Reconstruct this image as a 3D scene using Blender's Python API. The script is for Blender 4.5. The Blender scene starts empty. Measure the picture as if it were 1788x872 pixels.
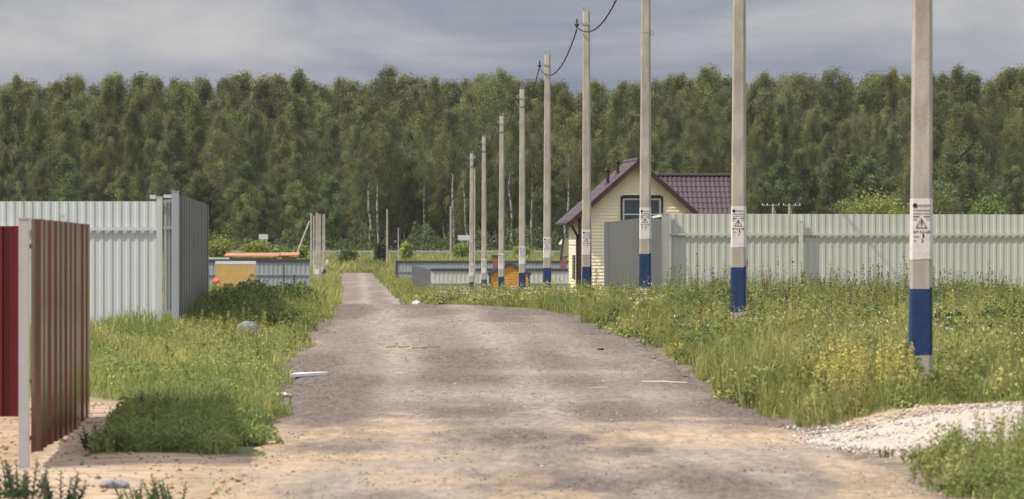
import bpy, bmesh, math, random
import numpy as np

random.seed(5)
RNG = np.random.default_rng(11)
SC = bpy.context.scene
COL = SC.collection

# ------------------------------------------------------------------ camera, sky, sun, exposure
CZ = 1.78                      # camera height above the ground of the near plot
F = 10458.0                    # focal length in photo pixels (photo is 1788 wide): a 210 mm lens
DU = 63.0                      # one depth unit in metres: the nearest pole stands 63 m away
HY = 430.0                     # horizon row of the photo
VX = 620.0                     # column of the street's vanishing point
KS = (894.0 - VX) / F          # how far the street drifts to the left per metre of depth

cam_d = bpy.data.cameras.new("camera")
cam = bpy.data.objects.new("camera", cam_d)
COL.objects.link(cam)
cam.location = (0, 0, CZ)
cam.rotation_euler = (math.radians(90), 0, 0)
cam_d.sensor_width = 36.0
cam_d.lens = F / 1788 * 36.0
cam_d.shift_y = -(436.0 - HY) / 1788.0
cam_d.clip_start = 0.5
cam_d.clip_end = 6000
cam_d.dof.use_dof = True
cam_d.dof.focus_distance = 128
cam_d.dof.aperture_fstop = 8.0
SC.camera = cam

SUN_EL = math.radians(47)
SUN_AZ = math.radians(-112)    # clockwise from +Y: from the left, a little behind the camera
w = bpy.data.worlds.new("World")
SC.world = w
w.use_nodes = True
nt = w.node_tree
nt.nodes.clear()
def nn(t, **kw):
    n = nt.nodes.new(t)
    for k, v in kw.items():
        setattr(n, k, v)
    return n
out = nn("ShaderNodeOutputWorld")
bg = nn("ShaderNodeBackground")
sky = nn("ShaderNodeTexSky")
sky.sky_type = 'NISHITA'
sky.sun_disc = False
sky.sun_elevation = SUN_EL
sky.sun_rotation = SUN_AZ
sky.air_density = 1.0
sky.dust_density = 1.5
tc = nn("ShaderNodeTexCoord")
mp = nn("ShaderNodeMapping")
mp.inputs["Scale"].default_value = (12, 12, 40)
mp.inputs["Location"].default_value = (5.52, 0.28, 3.85)
no = nn("ShaderNodeTexNoise")
no.inputs["Scale"].default_value = 1.0
no.inputs["Detail"].default_value = 7
no.inputs["Roughness"].default_value = 0.55
no.inputs["Distortion"].default_value = 0.6
cr = nn("ShaderNodeValToRGB")
cr.color_ramp.elements[0].position = 0.37
cr.color_ramp.elements[0].color = (2.0, 2.22, 2.9, 1)
cr.color_ramp.elements[1].position = 0.66
cr.color_ramp.elements[1].color = (4.9, 4.8, 4.8, 1)
e = cr.color_ramp.elements.new(0.50)
e.color = (3.25, 3.36, 3.8, 1)
mx = nn("ShaderNodeMixRGB")
mx.inputs[0].default_value = 0.93
nt.links.new(tc.outputs["Generated"], mp.inputs["Vector"])
nt.links.new(mp.outputs[0], no.inputs["Vector"])
nt.links.new(no.outputs[0], cr.inputs[0])
nt.links.new(sky.outputs[0], mx.inputs[1])
nt.links.new(cr.outputs[0], mx.inputs[2])
# clouds overhead are brighter than the bank of cloud near the horizon
sxyz = nn("ShaderNodeSeparateXYZ")
zr = nn("ShaderNodeMapRange")
zr.inputs[1].default_value = 0.05
zr.inputs[2].default_value = 0.75
zr.inputs[3].default_value = 1.0
zr.inputs[4].default_value = 3.4
vm = nn("ShaderNodeVectorMath", operation='SCALE')
nt.links.new(tc.outputs["Generated"], sxyz.inputs[0])
nt.links.new(sxyz.outputs[2], zr.inputs[0])
nt.links.new(mx.outputs[0], vm.inputs[0])
nt.links.new(zr.outputs[0], vm.inputs["Scale"])
nt.links.new(vm.outputs[0], bg.inputs["Color"])
bg.inputs["Strength"].default_value = 0.085
nt.links.new(bg.outputs[0], out.inputs[0])

sun_d = bpy.data.lights.new("sun", 'SUN')
sun_d.energy = 3.3
sun_d.angle = math.radians(0.55)
sun_d.color = (1.0, 0.93, 0.80)
sun = bpy.data.objects.new("sun", sun_d)
COL.objects.link(sun)
sun.rotation_euler = (math.radians(90) - SUN_EL, 0, math.pi - SUN_AZ)
sun.location = (-60, -20, 80)

SC.view_settings.view_transform = 'Standard'
SC.view_settings.look = 'None'
SC.view_settings.exposure = 0.47
SC.view_settings.gamma = 1
SC.view_settings.use_curve_mapping = False
SC.render.engine = 'CYCLES'
SC.cycles.max_bounces = 5
SC.cycles.diffuse_bounces = 2
SC.cycles.glossy_bounces = 2
SC.cycles.transmission_bounces = 3

# ------------------------------------------------------------------ helpers
def P(px, py, d):
    """the point of the place that the photo shows at column px, row py, d depth units away"""
    Y = d * DU
    return np.array(((px - 894) / F * Y, Y, CZ - (py - HY) / F * Y))

def UX(u, d):
    """street coordinate u (metres to the right of the camera's line along the street) -> X"""
    return u - KS * d * DU

def smooth(a, b, x):
    t = np.clip((x - a) / (b - a), 0, 1)
    return t * t * (3 - 2 * t)

def vnoise(x, y, seed=0):
    x = np.asarray(x, float); y = np.asarray(y, float)
    xi = np.floor(x).astype(np.int64); yi = np.floor(y).astype(np.int64)
    xf = x - xi; yf = y - yi
    xf = xf * xf * (3 - 2 * xf); yf = yf * yf * (3 - 2 * yf)
    def h(a, b):
        n = (a * 374761393 + b * 668265263 + seed * 982451653) & 0x7fffffff
        n = ((n ^ (n >> 13)) * 1274126177) & 0x7fffffff
        n = n ^ (n >> 16)
        return (n & 0xffff) / 65535.0
    return (h(xi, yi) * (1 - xf) + h(xi + 1, yi) * xf) * (1 - yf) + \
           (h(xi, yi + 1) * (1 - xf) + h(xi + 1, yi + 1) * xf) * yf

def fbm(x, y, seed=0, o=4):
    s = 0; a = .5; t = 0
    for i in range(o):
        s = s + a * vnoise(x * 2 ** i, y * 2 ** i, seed + i * 17); t += a; a *= .5
    return s / t

ROAD_P = np.array([(.2,-1.85),(.6,-1.81),(.8,-1.78),(1.0,-1.73),(1.25,-1.55),(1.5,-1.37),(1.75,-1.22),(1.9,-1.178),(2.05,-1.29),(2.5,-1.68),
          (3,-2.02),(3.5,-2.37),(4,-2.68),(4.6,-2.87),(5,-2.86),(6,-2.79),(7,-2.6),(8,-2.32),(9,-1.9),(9.7,-1.5),(10.2,-1.3),(60,-1.3)])
LEFT_P = np.array([(.2,-1.85),(.6,-1.81),(.767,-1.78),(.97,-1.76),(1.2,-1.55),(1.47,-1.32),(1.97,-1.2),(2.3,-1.22),(3,-1.75),(4,-2.4),(5,-2.75),
          (6.5,-2.72),(8,-2.35),(9,-1.9),(9.7,-1.5),(10.2,-1.3),(60,-1.3)])
RIGHT_P = np.array([(.2,-1.85),(.6,-1.82),(.82,-1.72),(.9,-1.56),(1.0,-1.5),(1.4775,-1.38),(1.955,-1.21),(2.12,-1.26),(2.43,-1.58),(2.91,-1.72),(3.39,-2.0),
          (3.87,-2.3),(4.34,-2.58),(4.82,-2.88),(5.5,-2.9),(6.5,-2.8),(8,-2.38),(9,-1.9),(9.7,-1.5),(10.2,-1.3),(60,-1.3)])
EDGE_L = np.array([(.2,-1.6),(.6,-1.2),(.8,-.9),(1.1,-.88),(1.3,-.82),(1.5,-.68),(1.75,-.47),(1.9,-.38),(2.5,-.5),(4.6,-.83),(8.1,-1.2),(9,-1.2)])
EDGE_R = np.array([(.2,4.4),(.6,4.3),(.7,4.3),(.9,4.25),(1.085,4.12),(1.38,4.22),(1.6,4.1),(1.74,3.9),(1.83,3.1),(1.88,2.5),(1.93,1.5),(2.0,1.15),(2.5,1.3),(3.5,2.0),
          (4.6,2.55),(6,2.15),(8.1,1.55),(9,1.5)])
def itp(t, d):
    return np.interp(d, t[:, 0], t[:, 1])

def zt(X, Y):
    """height of the ground"""
    X = np.asarray(X, float); Y = np.asarray(Y, float)
    d = Y / DU
    u = X + KS * Y
    el = itp(EDGE_L, d); er = itp(EDGE_R, d)
    a = 1 - smooth(el - 1.3, el, u)
    b = smooth(er, er + 1.3, u)
    z = itp(ROAD_P, d) * (1 - a) * (1 - b) + itp(LEFT_P, d) * a + itp(RIGHT_P, d) * b * (1 - a)
    on = (1 - a) * (1 - b)
    z = z + (fbm(X * .8, Y * .35, 3) - .5) * .14 * (1 - on) + (fbm(X * .5, Y * .12, 8) - .5) * .05 * on
    return z + CZ

def ground_hit(px, py, d0=.6, d1=11.0):
    """where the sight line through that photo point meets the ground"""
    ds = np.linspace(d0, d1, 6000)
    Y = ds * DU
    X = (px - 894) / F * Y
    Z = CZ - (py - HY) / F * Y
    k = int(np.argmax(Z <= zt(X, Y)))
    return np.array((X[k], Y[k], float(zt(X[k], Y[k])))), ds[k]

def tag(o, label=None, cat=None, group=None, kind=None):
    if label: o["label"] = label
    if cat: o["category"] = cat
    if group: o["group"] = group
    if kind: o["kind"] = kind
    return o

def thing(name, loc, label, cat, group=None):
    o = bpy.data.objects.new(name, None)
    o.empty_display_size = .2
    COL.objects.link(o)
    o.location = tuple(float(v) for v in loc)
    return tag(o, label, cat, group)

def root_of(p):
    while p is not None and p.parent is not None:
        p = p.parent
    return p

class MB:
    """collects shapes in world coordinates, links them as one mesh object"""
    def __init__(self):
        self.v = []; self.f = []
    def add(self, vs, fs):
        n = len(self.v)
        self.v += [tuple(float(c) for c in p) for p in vs]
        self.f += [tuple(i + n for i in q) for q in fs]
    def box(self, c, s, ax=None):
        """centre, full size; ax = optional 3 unit axes"""
        c = np.array(c, float)
        A = np.eye(3) if ax is None else np.array(ax, float)
        vs = []
        for k in (-.5, .5):
            for j in (-.5, .5):
                for i in (-.5, .5):
                    vs.append(c + A[0] * i * s[0] + A[1] * j * s[1] + A[2] * k * s[2])
        self.add(vs, [(0,2,3,1),(4,5,7,6),(0,1,5,4),(2,6,7,3),(0,4,6,2),(1,3,7,5)])
    def bar(self, a, b, wd, dp, up=(0, 0, 1)):
        """a beam from a to b"""
        a = np.array(a, float); b = np.array(b, float)
        t = b - a; L = np.linalg.norm(t); t = t / L
        up = np.array(up, float)
        s = np.cross(t, up)
        if np.linalg.norm(s) < 1e-4: s = np.cross(t, (0, 1, 0))
        s = s / np.linalg.norm(s); n = np.cross(s, t)
        self.box((a + b) / 2, (L, wd, dp), (t, s, n))
    def tube(self, pts, r, n=8, cap=True):
        pts = [np.array(p, float) for p in pts]
        rs = r if hasattr(r, '__len__') else [r] * len(pts)
        vs = []; fs = []
        for i, p in enumerate(pts):
            t = pts[min(i + 1, len(pts) - 1)] - pts[max(i - 1, 0)]
            t = t / (np.linalg.norm(t) + 1e-9)
            s = np.cross(t, (0.02, 1, 0.05)); 
            if np.linalg.norm(s) < .05: s = np.cross(t, (1, 0, 0))
            s = s / np.linalg.norm(s); q = np.cross(t, s)
            for k in range(n):
                a = 2 * math.pi * k / n
                vs.append(p + (s * math.cos(a) + q * math.sin(a)) * rs[i])
        for i in range(len(pts) - 1):
            for k in range(n):
                a = i * n + k; b = i * n + (k + 1) % n
                fs.append((a, b, b + n, a + n))
        if cap:
            fs.append(tuple(range(n))[::-1])
            fs.append(tuple((len(pts) - 1) * n + k for k in range(n)))
        self.add(vs, fs)
    def poly_extrude(self, pts, off):
        """a flat polygon (3D points) pushed along off"""
        n = len(pts); off = np.array(off, float)
        vs = [np.array(p, float) for p in pts] + [np.array(p, float) + off for p in pts]
        fs = [tuple(range(n)), tuple(range(2 * n - 1, n - 1, -1))]
        for i in range(n):
            j = (i + 1) % n
            fs.append((i, i + n, j + n, j))
        self.add(vs, fs)
    def build(self, name, mat, parent=None, smooth_=False, loc=None):
        o0 = np.zeros(3)
        if parent is not None: o0 = np.array(root_of(parent).location)
        elif loc is not None: o0 = np.array(loc, float)
        me = bpy.data.meshes.new(name)
        me.from_pydata([tuple(np.array(p) - o0) for p in self.v], [], self.f)
        me.materials.append(mat)
        if smooth_:
            for p in me.polygons: p.use_smooth = True
        bm = bmesh.new(); bm.from_mesh(me)
        bmesh.ops.recalc_face_normals(bm, faces=bm.faces[:])
        bm.to_mesh(me); bm.free()
        me.update()
        o = bpy.data.objects.new(name, me)
        COL.objects.link(o)
        if parent is not None: o.parent = parent
        elif loc is not None: o.location = tuple(float(c) for c in loc)
        return o

def np_mesh(name, V, faces_flat, counts, mat, col=None, parent=None, extra=None):
    """fast mesh from arrays; col = per-vertex rgb attribute"""
    me = bpy.data.meshes.new(name)
    V = np.ascontiguousarray(V, np.float32)
    counts = np.asarray(counts, np.int32)
    me.vertices.add(len(V)); me.vertices.foreach_set("co", V.ravel())
    me.loops.add(len(faces_flat)); me.loops.foreach_set("vertex_index", np.asarray(faces_flat, np.int32))
    me.polygons.add(len(counts))
    st = np.zeros(len(counts), np.int32); st[1:] = np.cumsum(counts)[:-1]
    me.polygons.foreach_set("loop_start", st)
    me.polygons.foreach_set("loop_total", counts)
    if col is not None:
        c = np.ones((len(V), 4), np.float32); c[:, :3] = col
        at = me.color_attributes.new("Col", 'FLOAT_COLOR', 'POINT')
        at.data.foreach_set("color", c.ravel())
    me.update(calc_edges=True)
    me.validate()
    me.materials.append(mat)
    o = bpy.data.objects.new(name, me)
    COL.objects.link(o)
    if parent is not None: o.parent = parent
    return o

def dup(o, parent=None):
    c = o.copy(); COL.objects.link(c)
    if parent is not None: c.parent = parent
    for ch in list(o.children): dup(ch, c)
    return c

# ------------------------------------------------------------------ materials
def srgb(r, g, b):
    f = lambda c: (c / 255 / 12.92) if c / 255 <= .04045 else ((c / 255 + .055) / 1.055) ** 2.4
    return (f(r), f(g), f(b))

def mat(name, col, rough=.6, metal=0, var=.12, scale=6.0, spec=.4, bump=0, bscale=40, stretch=(1, 1, 1), dirt=None, dirt_amt=.5, dirt_scale=2.0):
    m = bpy.data.materials.new(name); m.use_nodes = True
    t = m.node_tree; b = t.nodes["Principled BSDF"]
    b.inputs["Roughness"].default_value = rough
    b.inputs["Metallic"].default_value = metal
    b.inputs["Specular IOR Level"].default_value = spec
    tcn = t.nodes.new("ShaderNodeTexCoord")
    mpn = t.nodes.new("ShaderNodeMapping"); mpn.inputs["Scale"].default_value = stretch
    t.links.new(tcn.outputs["Object"], mpn.inputs[0])
    n = t.nodes.new("ShaderNodeTexNoise"); n.inputs["Scale"].default_value = scale; n.inputs["Detail"].default_value = 5
    t.links.new(mpn.outputs[0], n.inputs["Vector"])
    r = t.nodes.new("ShaderNodeValToRGB")
    r.color_ramp.elements[0].position = .3; r.color_ramp.elements[1].position = .7
    r.color_ramp.elements[0].color = tuple(c * (1 - var) for c in col) + (1,)
    r.color_ramp.elements[1].color = tuple(min(1, c * (1 + var)) for c in col) + (1,)
    t.links.new(n.outputs[0], r.inputs[0])
    last = r.outputs[0]
    if dirt is not None:
        n2 = t.nodes.new("ShaderNodeTexNoise"); n2.inputs["Scale"].default_value = dirt_scale; n2.inputs["Detail"].default_value = 8
        n2.inputs["Roughness"].default_value = .65
        t.links.new(mpn.outputs[0], n2.inputs["Vector"])
        r2 = t.nodes.new("ShaderNodeValToRGB")
        r2.color_ramp.elements[0].position = .5; r2.color_ramp.elements[1].position = .68
        r2.color_ramp.elements[0].color = (0, 0, 0, 1); r2.color_ramp.elements[1].color = (dirt_amt,) * 3 + (1,)
        t.links.new(n2.outputs[0], r2.inputs[0])
        mi = t.nodes.new("ShaderNodeMixRGB"); mi.inputs[2].default_value = tuple(dirt) + (1,)
        t.links.new(r2.outputs[0], mi.inputs[0]); t.links.new(last, mi.inputs[1]); last = mi.outputs[0]
    t.links.new(last, b.inputs["Base Color"])
    if bump:
        n3 = t.nodes.new("ShaderNodeTexNoise"); n3.inputs["Scale"].default_value = bscale; n3.inputs["Detail"].default_value = 4
        t.links.new(tcn.outputs["Object"], n3.inputs["Vector"])
        bp = t.nodes.new("ShaderNodeBump"); bp.inputs["Strength"].default_value = bump; bp.inputs["Distance"].default_value = .01
        t.links.new(n3.outputs[0], bp.inputs["Height"]); t.links.new(bp.outputs[0], b.inputs["Normal"])
    return m

def leaf_mat(name, gain=(1, 1, 1), trans=.35, rnd=.25, noise=0.0):
    """foliage: per-leaf colour from the mesh, a little light through the leaf, each plant slightly its own hue"""
    m = bpy.data.materials.new(name); m.use_nodes = True
    t = m.node_tree; b = t.nodes["Principled BSDF"]; o = t.nodes["Material Output"]
    a = t.nodes.new("ShaderNodeAttribute"); a.attribute_name = "Col"
    oi = t.nodes.new("ShaderNodeObjectInfo")
    mr = t.nodes.new("ShaderNodeMapRange"); mr.inputs[3].default_value = 1 - rnd; mr.inputs[4].default_value = 1 + rnd
    t.links.new(oi.outputs["Random"], mr.inputs[0])
    hsv = t.nodes.new("ShaderNodeHueSaturation")
    mh = t.nodes.new("ShaderNodeMapRange"); mh.inputs[3].default_value = .5 - .006 * (rnd > 0); mh.inputs[4].default_value = .5 + .028 * (rnd > 0)
    mul = t.nodes.new("ShaderNodeMath"); mul.operation = 'MULTIPLY'; mul.inputs[1].default_value = 7.31
    fr = t.nodes.new("ShaderNodeMath"); fr.operation = 'FRACT'
    t.links.new(oi.outputs["Random"], mul.inputs[0]); t.links.new(mul.outputs[0], fr.inputs[0]); t.links.new(fr.outputs[0], mh.inputs[0])
    t.links.new(mh.outputs[0], hsv.inputs["Hue"]); t.links.new(mr.outputs[0], hsv.inputs["Value"])
    g = t.nodes.new("ShaderNodeMixRGB"); g.blend_type = 'MULTIPLY'; g.inputs[0].default_value = 1; g.inputs[2].default_value = tuple(gain) + (1,)
    t.links.new(a.outputs["Color"], g.inputs[1]); t.links.new(g.outputs[0], hsv.inputs["Color"])
    t.links.new(hsv.outputs[0], b.inputs["Base Color"])
    b.inputs["Roughness"].default_value = .65; b.inputs["Specular IOR Level"].default_value = .18
    tr = t.nodes.new("ShaderNodeBsdfTranslucent"); t.links.new(hsv.outputs[0], tr.inputs["Color"])
    ms = t.nodes.new("ShaderNodeMixShader"); ms.inputs[0].default_value = trans
    t.links.new(b.outputs[0], ms.inputs[1]); t.links.new(tr.outputs[0], ms.inputs[2]); t.links.new(ms.outputs[0], o.inputs[0])
    return m

M = {}
M['concrete'] = mat("concrete", (.38, .345, .29), .85, var=.2, scale=7, stretch=(1, 1, .3), bump=.5, bscale=60, dirt=(.22, .19, .155), dirt_amt=.6, dirt_scale=4)
M['whitewash'] = mat("whitewash", (.62, .58, .55), .8, var=.07, scale=14, dirt=(.40, .36, .31), dirt_amt=.5, dirt_scale=9)
M['blue'] = mat("blue_paint", (.011, .030, .10), .6, var=.2, scale=9, dirt=(.03, .06, .16), dirt_amt=.35, dirt_scale=14)
M['black_ink'] = mat("black_stencil_ink", (.02, .018, .02), .7, var=.1)
M['steel'] = mat("galvanised_steel", (.35, .35, .35), .5, metal=.5, var=.1)
M['cable'] = mat("black_cable", (.03, .03, .033), .6, var=.1)
M['insul'] = mat("dark_insulator", (.03, .028, .03), .35, var=.1)
M['pale_metal'] = mat("pale_grey_sheet", (.54, .555, .55), .42, var=.035, scale=1.2, spec=.5, dirt=(.44, .44, .42), dirt_amt=.5, dirt_scale=1.3, stretch=(1, 1, .3))
M['green_metal'] = mat("grey_green_sheet", (.50, .495, .435), .42, var=.04, scale=1.2, spec=.5, dirt=(.42, .41, .36), dirt_amt=.5, dirt_scale=1.3, stretch=(1, 1, .3))
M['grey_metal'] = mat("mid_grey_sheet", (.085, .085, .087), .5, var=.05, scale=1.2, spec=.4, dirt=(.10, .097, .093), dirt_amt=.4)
M['far_metal'] = mat("weathered_grey_sheet", (.30, .32, .34), .5, var=.05, scale=1.2, dirt=(.26, .27, .27), dirt_amt=.5)
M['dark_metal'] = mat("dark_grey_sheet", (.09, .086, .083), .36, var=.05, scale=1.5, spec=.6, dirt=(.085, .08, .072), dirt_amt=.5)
M['maroon'] = mat("maroon_sheet", (.115, .028, .02), .22, var=.1, scale=1.5, spec=.4, dirt=(.15, .06, .04), dirt_amt=.4)
M['red'] = mat("cherry_sheet", (.10, .006, .013), .4, var=.08, scale=1.5, spec=.4)
M['post_grey'] = mat("primer_grey_post", (.36, .355, .35), .5, var=.06, scale=5, dirt=(.26, .22, .19), dirt_amt=.4, dirt_scale=5)
M['post_dark'] = mat("dark_post", (.06, .055, .05), .55, var=.1)
M['capdark'] = mat("dark_cap_rail", (.055, .055, .075), .5, var=.1)
M['siding'] = mat("cream_vinyl_siding", (.86, .75, .53), .55, var=.03, scale=2, dirt=(.79, .68, .47), dirt_amt=.35, dirt_scale=1.5)
M['brown_trim'] = mat("dark_brown_trim", (.042, .024, .021), .5, var=.12)
M['tile'] = mat("wine_metal_tile", (.062, .040, .043), .42, var=.12, scale=3, spec=.5, dirt=(.085, .06, .062), dirt_amt=.4)
M['white_pvc'] = mat("white_window_plastic", (.75, .76, .78), .35, var=.03)
M['orange'] = mat("orange_stained_planks", (.54, .27, .04), .55, var=.12, scale=3, stretch=(1, 1, 6))
M['yellow'] = mat("ochre_board", (.58, .37, .11), .6, var=.08, scale=3, dirt=(.60, .31, .10), dirt_amt=.5)
M['whiteboard'] = mat("white_fascia", (.66, .63, .60), .6, var=.05)
M['brick'] = mat("red_brick", (.24, .10, .075), .8, var=.25, scale=14)
M['sheetroof'] = mat("blue_grey_roofing", (.06, .065, .085), .5, var=.12)
M['stone'] = mat("grey_rock", (.36, .365, .385), .8, var=.15, scale=9, bump=.4, bscale=18)
M['grey_rock'] = mat("blue_grey_rock", (.20, .205, .225), .8, var=.2, scale=7, bump=.3, bscale=14)
M['white_stone'] = mat("pale_limestone", (.46, .43, .38), .85, var=.25, scale=12)
M['wood'] = mat("weathered_timber", (.52, .45, .35), .7, var=.15, scale=8)
M['whitewood'] = mat("white_board", (.74, .72, .69), .6, var=.05, scale=9)
M['orange_bag'] = mat("orange_plastic", (.62, .14, .06), .45, var=.12, scale=7)
M['tan'] = mat("tan_panel", (.30, .235, .16), .6, var=.1)
M['red_paint'] = mat("orange_roofing", (.40, .185, .075), .6, var=.25, scale=2)

def glass_mat():
    m = bpy.data.materials.new("window_glass"); m.use_nodes = True
    b = m.node_tree.nodes["Principled BSDF"]
    b.inputs["Base Color"].default_value = (.05, .065, .075, 1)
    b.inputs["Roughness"].default_value = .08
    b.inputs["Specular IOR Level"].default_value = .8
    return m
M['glass'] = glass_mat()

def bark_mat():
    m = bpy.data.materials.new("birch_bark"); m.use_nodes = True
    t = m.node_tree; b = t.nodes["Principled BSDF"]; b.inputs["Roughness"].default_value = .8
    tcn = t.nodes.new("ShaderNodeTexCoord"); mpn = t.nodes.new("ShaderNodeMapping"); mpn.inputs["Scale"].default_value = (2.5, 2.5, 1.6)
    n = t.nodes.new("ShaderNodeTexNoise"); n.inputs["Scale"].default_value = 1.6; n.inputs["Detail"].default_value = 6
    r = t.nodes.new("ShaderNodeValToRGB")
    r.color_ramp.elements[0].position = .42; r.color_ramp.elements[0].color = (.035, .032, .028, 1)
    r.color_ramp.elements[1].position = .54; r.color_ramp.elements[1].color = (.30, .285, .25, 1)
    t.links.new(tcn.outputs["Object"], mpn.inputs[0]); t.links.new(mpn.outputs[0], n.inputs["Vector"])
    t.links.new(n.outputs[0], r.inputs[0]); t.links.new(r.outputs[0], b.inputs["Base Color"])
    return m
M['bark'] = bark_mat()
M['bark_dull'] = mat("grey_bark", (.15, .14, .12), .85, var=.45, scale=2.2, stretch=(2, 2, 1))
M['twig'] = mat("brown_twigs", (.09, .075, .055), .85, var=.2)

def ground_mat():
    m = bpy.data.materials.new("meadow_soil"); m.use_nodes = True
    t = m.node_tree; b = t.nodes["Principled BSDF"]; b.inputs["Roughness"].default_value = .95; b.inputs["Specular IOR Level"].default_value = .1
    a = t.nodes.new("ShaderNodeAttribute"); a.attribute_name = "Col"
    sp = t.nodes.new("ShaderNodeSeparateColor"); t.links.new(a.outputs["Color"], sp.inputs[0])
    tcn = t.nodes.new("ShaderNodeTexCoord")
    n = t.nodes.new("ShaderNodeTexNoise"); n.inputs["Scale"].default_value = .9; n.inputs["Detail"].default_value = 8; n.inputs["Roughness"].default_value = .65
    t.links.new(tcn.outputs["Object"], n.inputs["Vector"])
    g = t.nodes.new("ShaderNodeValToRGB")
    g.color_ramp.elements[0].position = .35; g.color_ramp.elements[0].color = (.07, .085, .022, 1)
    g.color_ramp.elements[1].position = .68; g.color_ramp.elements[1].color = (.15, .145, .05, 1)
    t.links.new(n.outputs[0], g.inputs[0])
    n2 = t.nodes.new("ShaderNodeTexNoise"); n2.inputs["Scale"].default_value = 2.2; n2.inputs["Detail"].default_value = 9; n2.inputs["Roughness"].default_value = .7
    t.links.new(tcn.outputs["Object"], n2.inputs["Vector"])
    s = t.nodes.new("ShaderNodeValToRGB")
    s.color_ramp.elements[0].position = .33; s.color_ramp.elements[0].color = (.27, .19, .12, 1)
    s.color_ramp.elements[1].position = .66; s.color_ramp.elements[1].color = (.52, .415, .30, 1)
    e_ = s.color_ramp.elements.new(.5); e_.color = (.42, .315, .21, 1)
    t.links.new(n2.outputs[0], s.inputs[0])
    mi = t.nodes.new("ShaderNodeMixRGB")
    t.links.new(sp.outputs[0], mi.inputs[0]); t.links.new(g.outputs[0], mi.inputs[1]); t.links.new(s.outputs[0], mi.inputs[2])
    sh = t.nodes.new("ShaderNodeValToRGB")
    sh.color_ramp.elements[0].position = .35; sh.color_ramp.elements[0].color = (.085, .07, .055, 1)
    sh.color_ramp.elements[1].position = .65; sh.color_ramp.elements[1].color = (.24, .20, .155, 1)
    t.links.new(n2.outputs[0], sh.inputs[0])
    mj = t.nodes.new("ShaderNodeMixRGB")
    t.links.new(sp.outputs[1], mj.inputs[0]); t.links.new(mi.outputs[0], mj.inputs[1]); t.links.new(sh.outputs[0], mj.inputs[2])
    t.links.new(mj.outputs[0], b.inputs["Base Color"])
    n3 = t.nodes.new("ShaderNodeTexNoise"); n3.inputs["Scale"].default_value = 12; n3.inputs["Detail"].default_value = 6
    t.links.new(tcn.outputs["Object"], n3.inputs["Vector"])
    bp = t.nodes.new("ShaderNodeBump"); bp.inputs["Strength"].default_value = .7; bp.inputs["Distance"].default_value = .05
    t.links.new(n3.outputs[0], bp.inputs["Height"]); t.links.new(bp.outputs[0], b.inputs["Normal"])
    return m
M['ground'] = ground_mat()

def road_mat():
    m = bpy.data.materials.new("worn_asphalt_millings"); m.use_nodes = True
    t = m.node_tree; b = t.nodes["Principled BSDF"]; b.inputs["Roughness"].default_value = .9; b.inputs["Specular IOR Level"].default_value = .2
    a = t.nodes.new("ShaderNodeAttribute"); a.attribute_name = "Col"
    sp = t.nodes.new("ShaderNodeSeparateColor"); t.links.new(a.outputs["Color"], sp.inputs[0])
    tcn = t.nodes.new("ShaderNodeTexCoord")
    def noise(scale, det, st=(1, 1, 1), rough=.6):
        mpn = t.nodes.new("ShaderNodeMapping"); mpn.inputs["Scale"].default_value = st
        t.links.new(tcn.outputs["Object"], mpn.inputs[0])
        n = t.nodes.new("ShaderNodeTexNoise"); n.inputs["Scale"].default_value = scale; n.inputs["Detail"].default_value = det; n.inputs["Roughness"].default_value = rough
        t.links.new(mpn.outputs[0], n.inputs["Vector"]); return n.outputs[0]
    def ramp(src, p0, c0, p1, c1):
        r = t.nodes.new("ShaderNodeValToRGB")
        r.color_ramp.elements[0].position = p0; r.color_ramp.elements[0].color = c0
        r.color_ramp.elements[1].position = p1; r.color_ramp.elements[1].color = c1
        t.links.new(src, r.inputs[0]); return r.outputs[0]
    base = ramp(noise(16, 8, (1, .11, 1), .95), .38, (.050, .039, .031, 1), .62, (.235, .192, .155, 1))
    dust = ramp(noise(9, 7, (1, .14, 1), .85), .3, (.25, .203, .160, 1), .7, (.43, .358, .285, 1))
    sand = ramp(noise(6, 6, (1, .25, 1), .7), .3, (.40, .27, .15, 1), .7, (.56, .43, .28, 1))
    # dust and sand amounts come from where they lie on the road, broken up by fine noise
    brk = ramp(noise(9, 6, (1, .2, 1), .75), .3, (.15, .15, .15, 1), .7, (1.3, 1.3, 1.3, 1))
    def mult(x, y):
        q = t.nodes.new("ShaderNodeMath"); q.operation = 'MULTIPLY'; q.use_clamp = True
        t.links.new(x, q.inputs[0]); t.links.new(y, q.inputs[1]); return q.outputs[0]
    m1 = t.nodes.new("ShaderNodeMixRGB"); t.links.new(mult(sp.outputs[1], brk), m1.inputs[0]); t.links.new(base, m1.inputs[1]); t.links.new(dust, m1.inputs[2])
    m2 = t.nodes.new("ShaderNodeMixRGB"); t.links.new(mult(sp.outputs[0], brk), m2.inputs[0]); t.links.new(m1.outputs[0], m2.inputs[1]); t.links.new(sand, m2.inputs[2])
    t.links.new(m2.outputs[0], b.inputs["Base Color"])
    bp = t.nodes.new("ShaderNodeBump"); bp.inputs["Strength"].default_value = .9; bp.inputs["Distance"].default_value = .02
    t.links.new(noise(26, 5, (1, .5, 1), .7), bp.inputs["Height"]); t.links.new(bp.outputs[0], b.inputs["Normal"])
    return m
M['road'] = road_mat()

# ------------------------------------------------------------------ ground, road
def grid_sheet(name, us, ys, zfun, colfun, material, street=True, loc_tag=None):
    U, Y = np.meshgrid(us, ys)
    X = U - KS * Y if street else U
    Z = zfun(X, Y, U)
    V = np.stack([X.ravel(), Y.ravel(), Z.ravel()], 1)
    nx = len(us); ny = len(ys)
    i = np.arange(nx * ny).reshape(ny, nx)
    q = np.stack([i[:-1, :-1], i[:-1, 1:], i[1:, 1:], i[1:, :-1]], -1).reshape(-1, 4)
    return np_mesh(name, V, q.ravel(), np.full(len(q), 4), material, colfun(X, Y, U).reshape(-1, 3))

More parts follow.
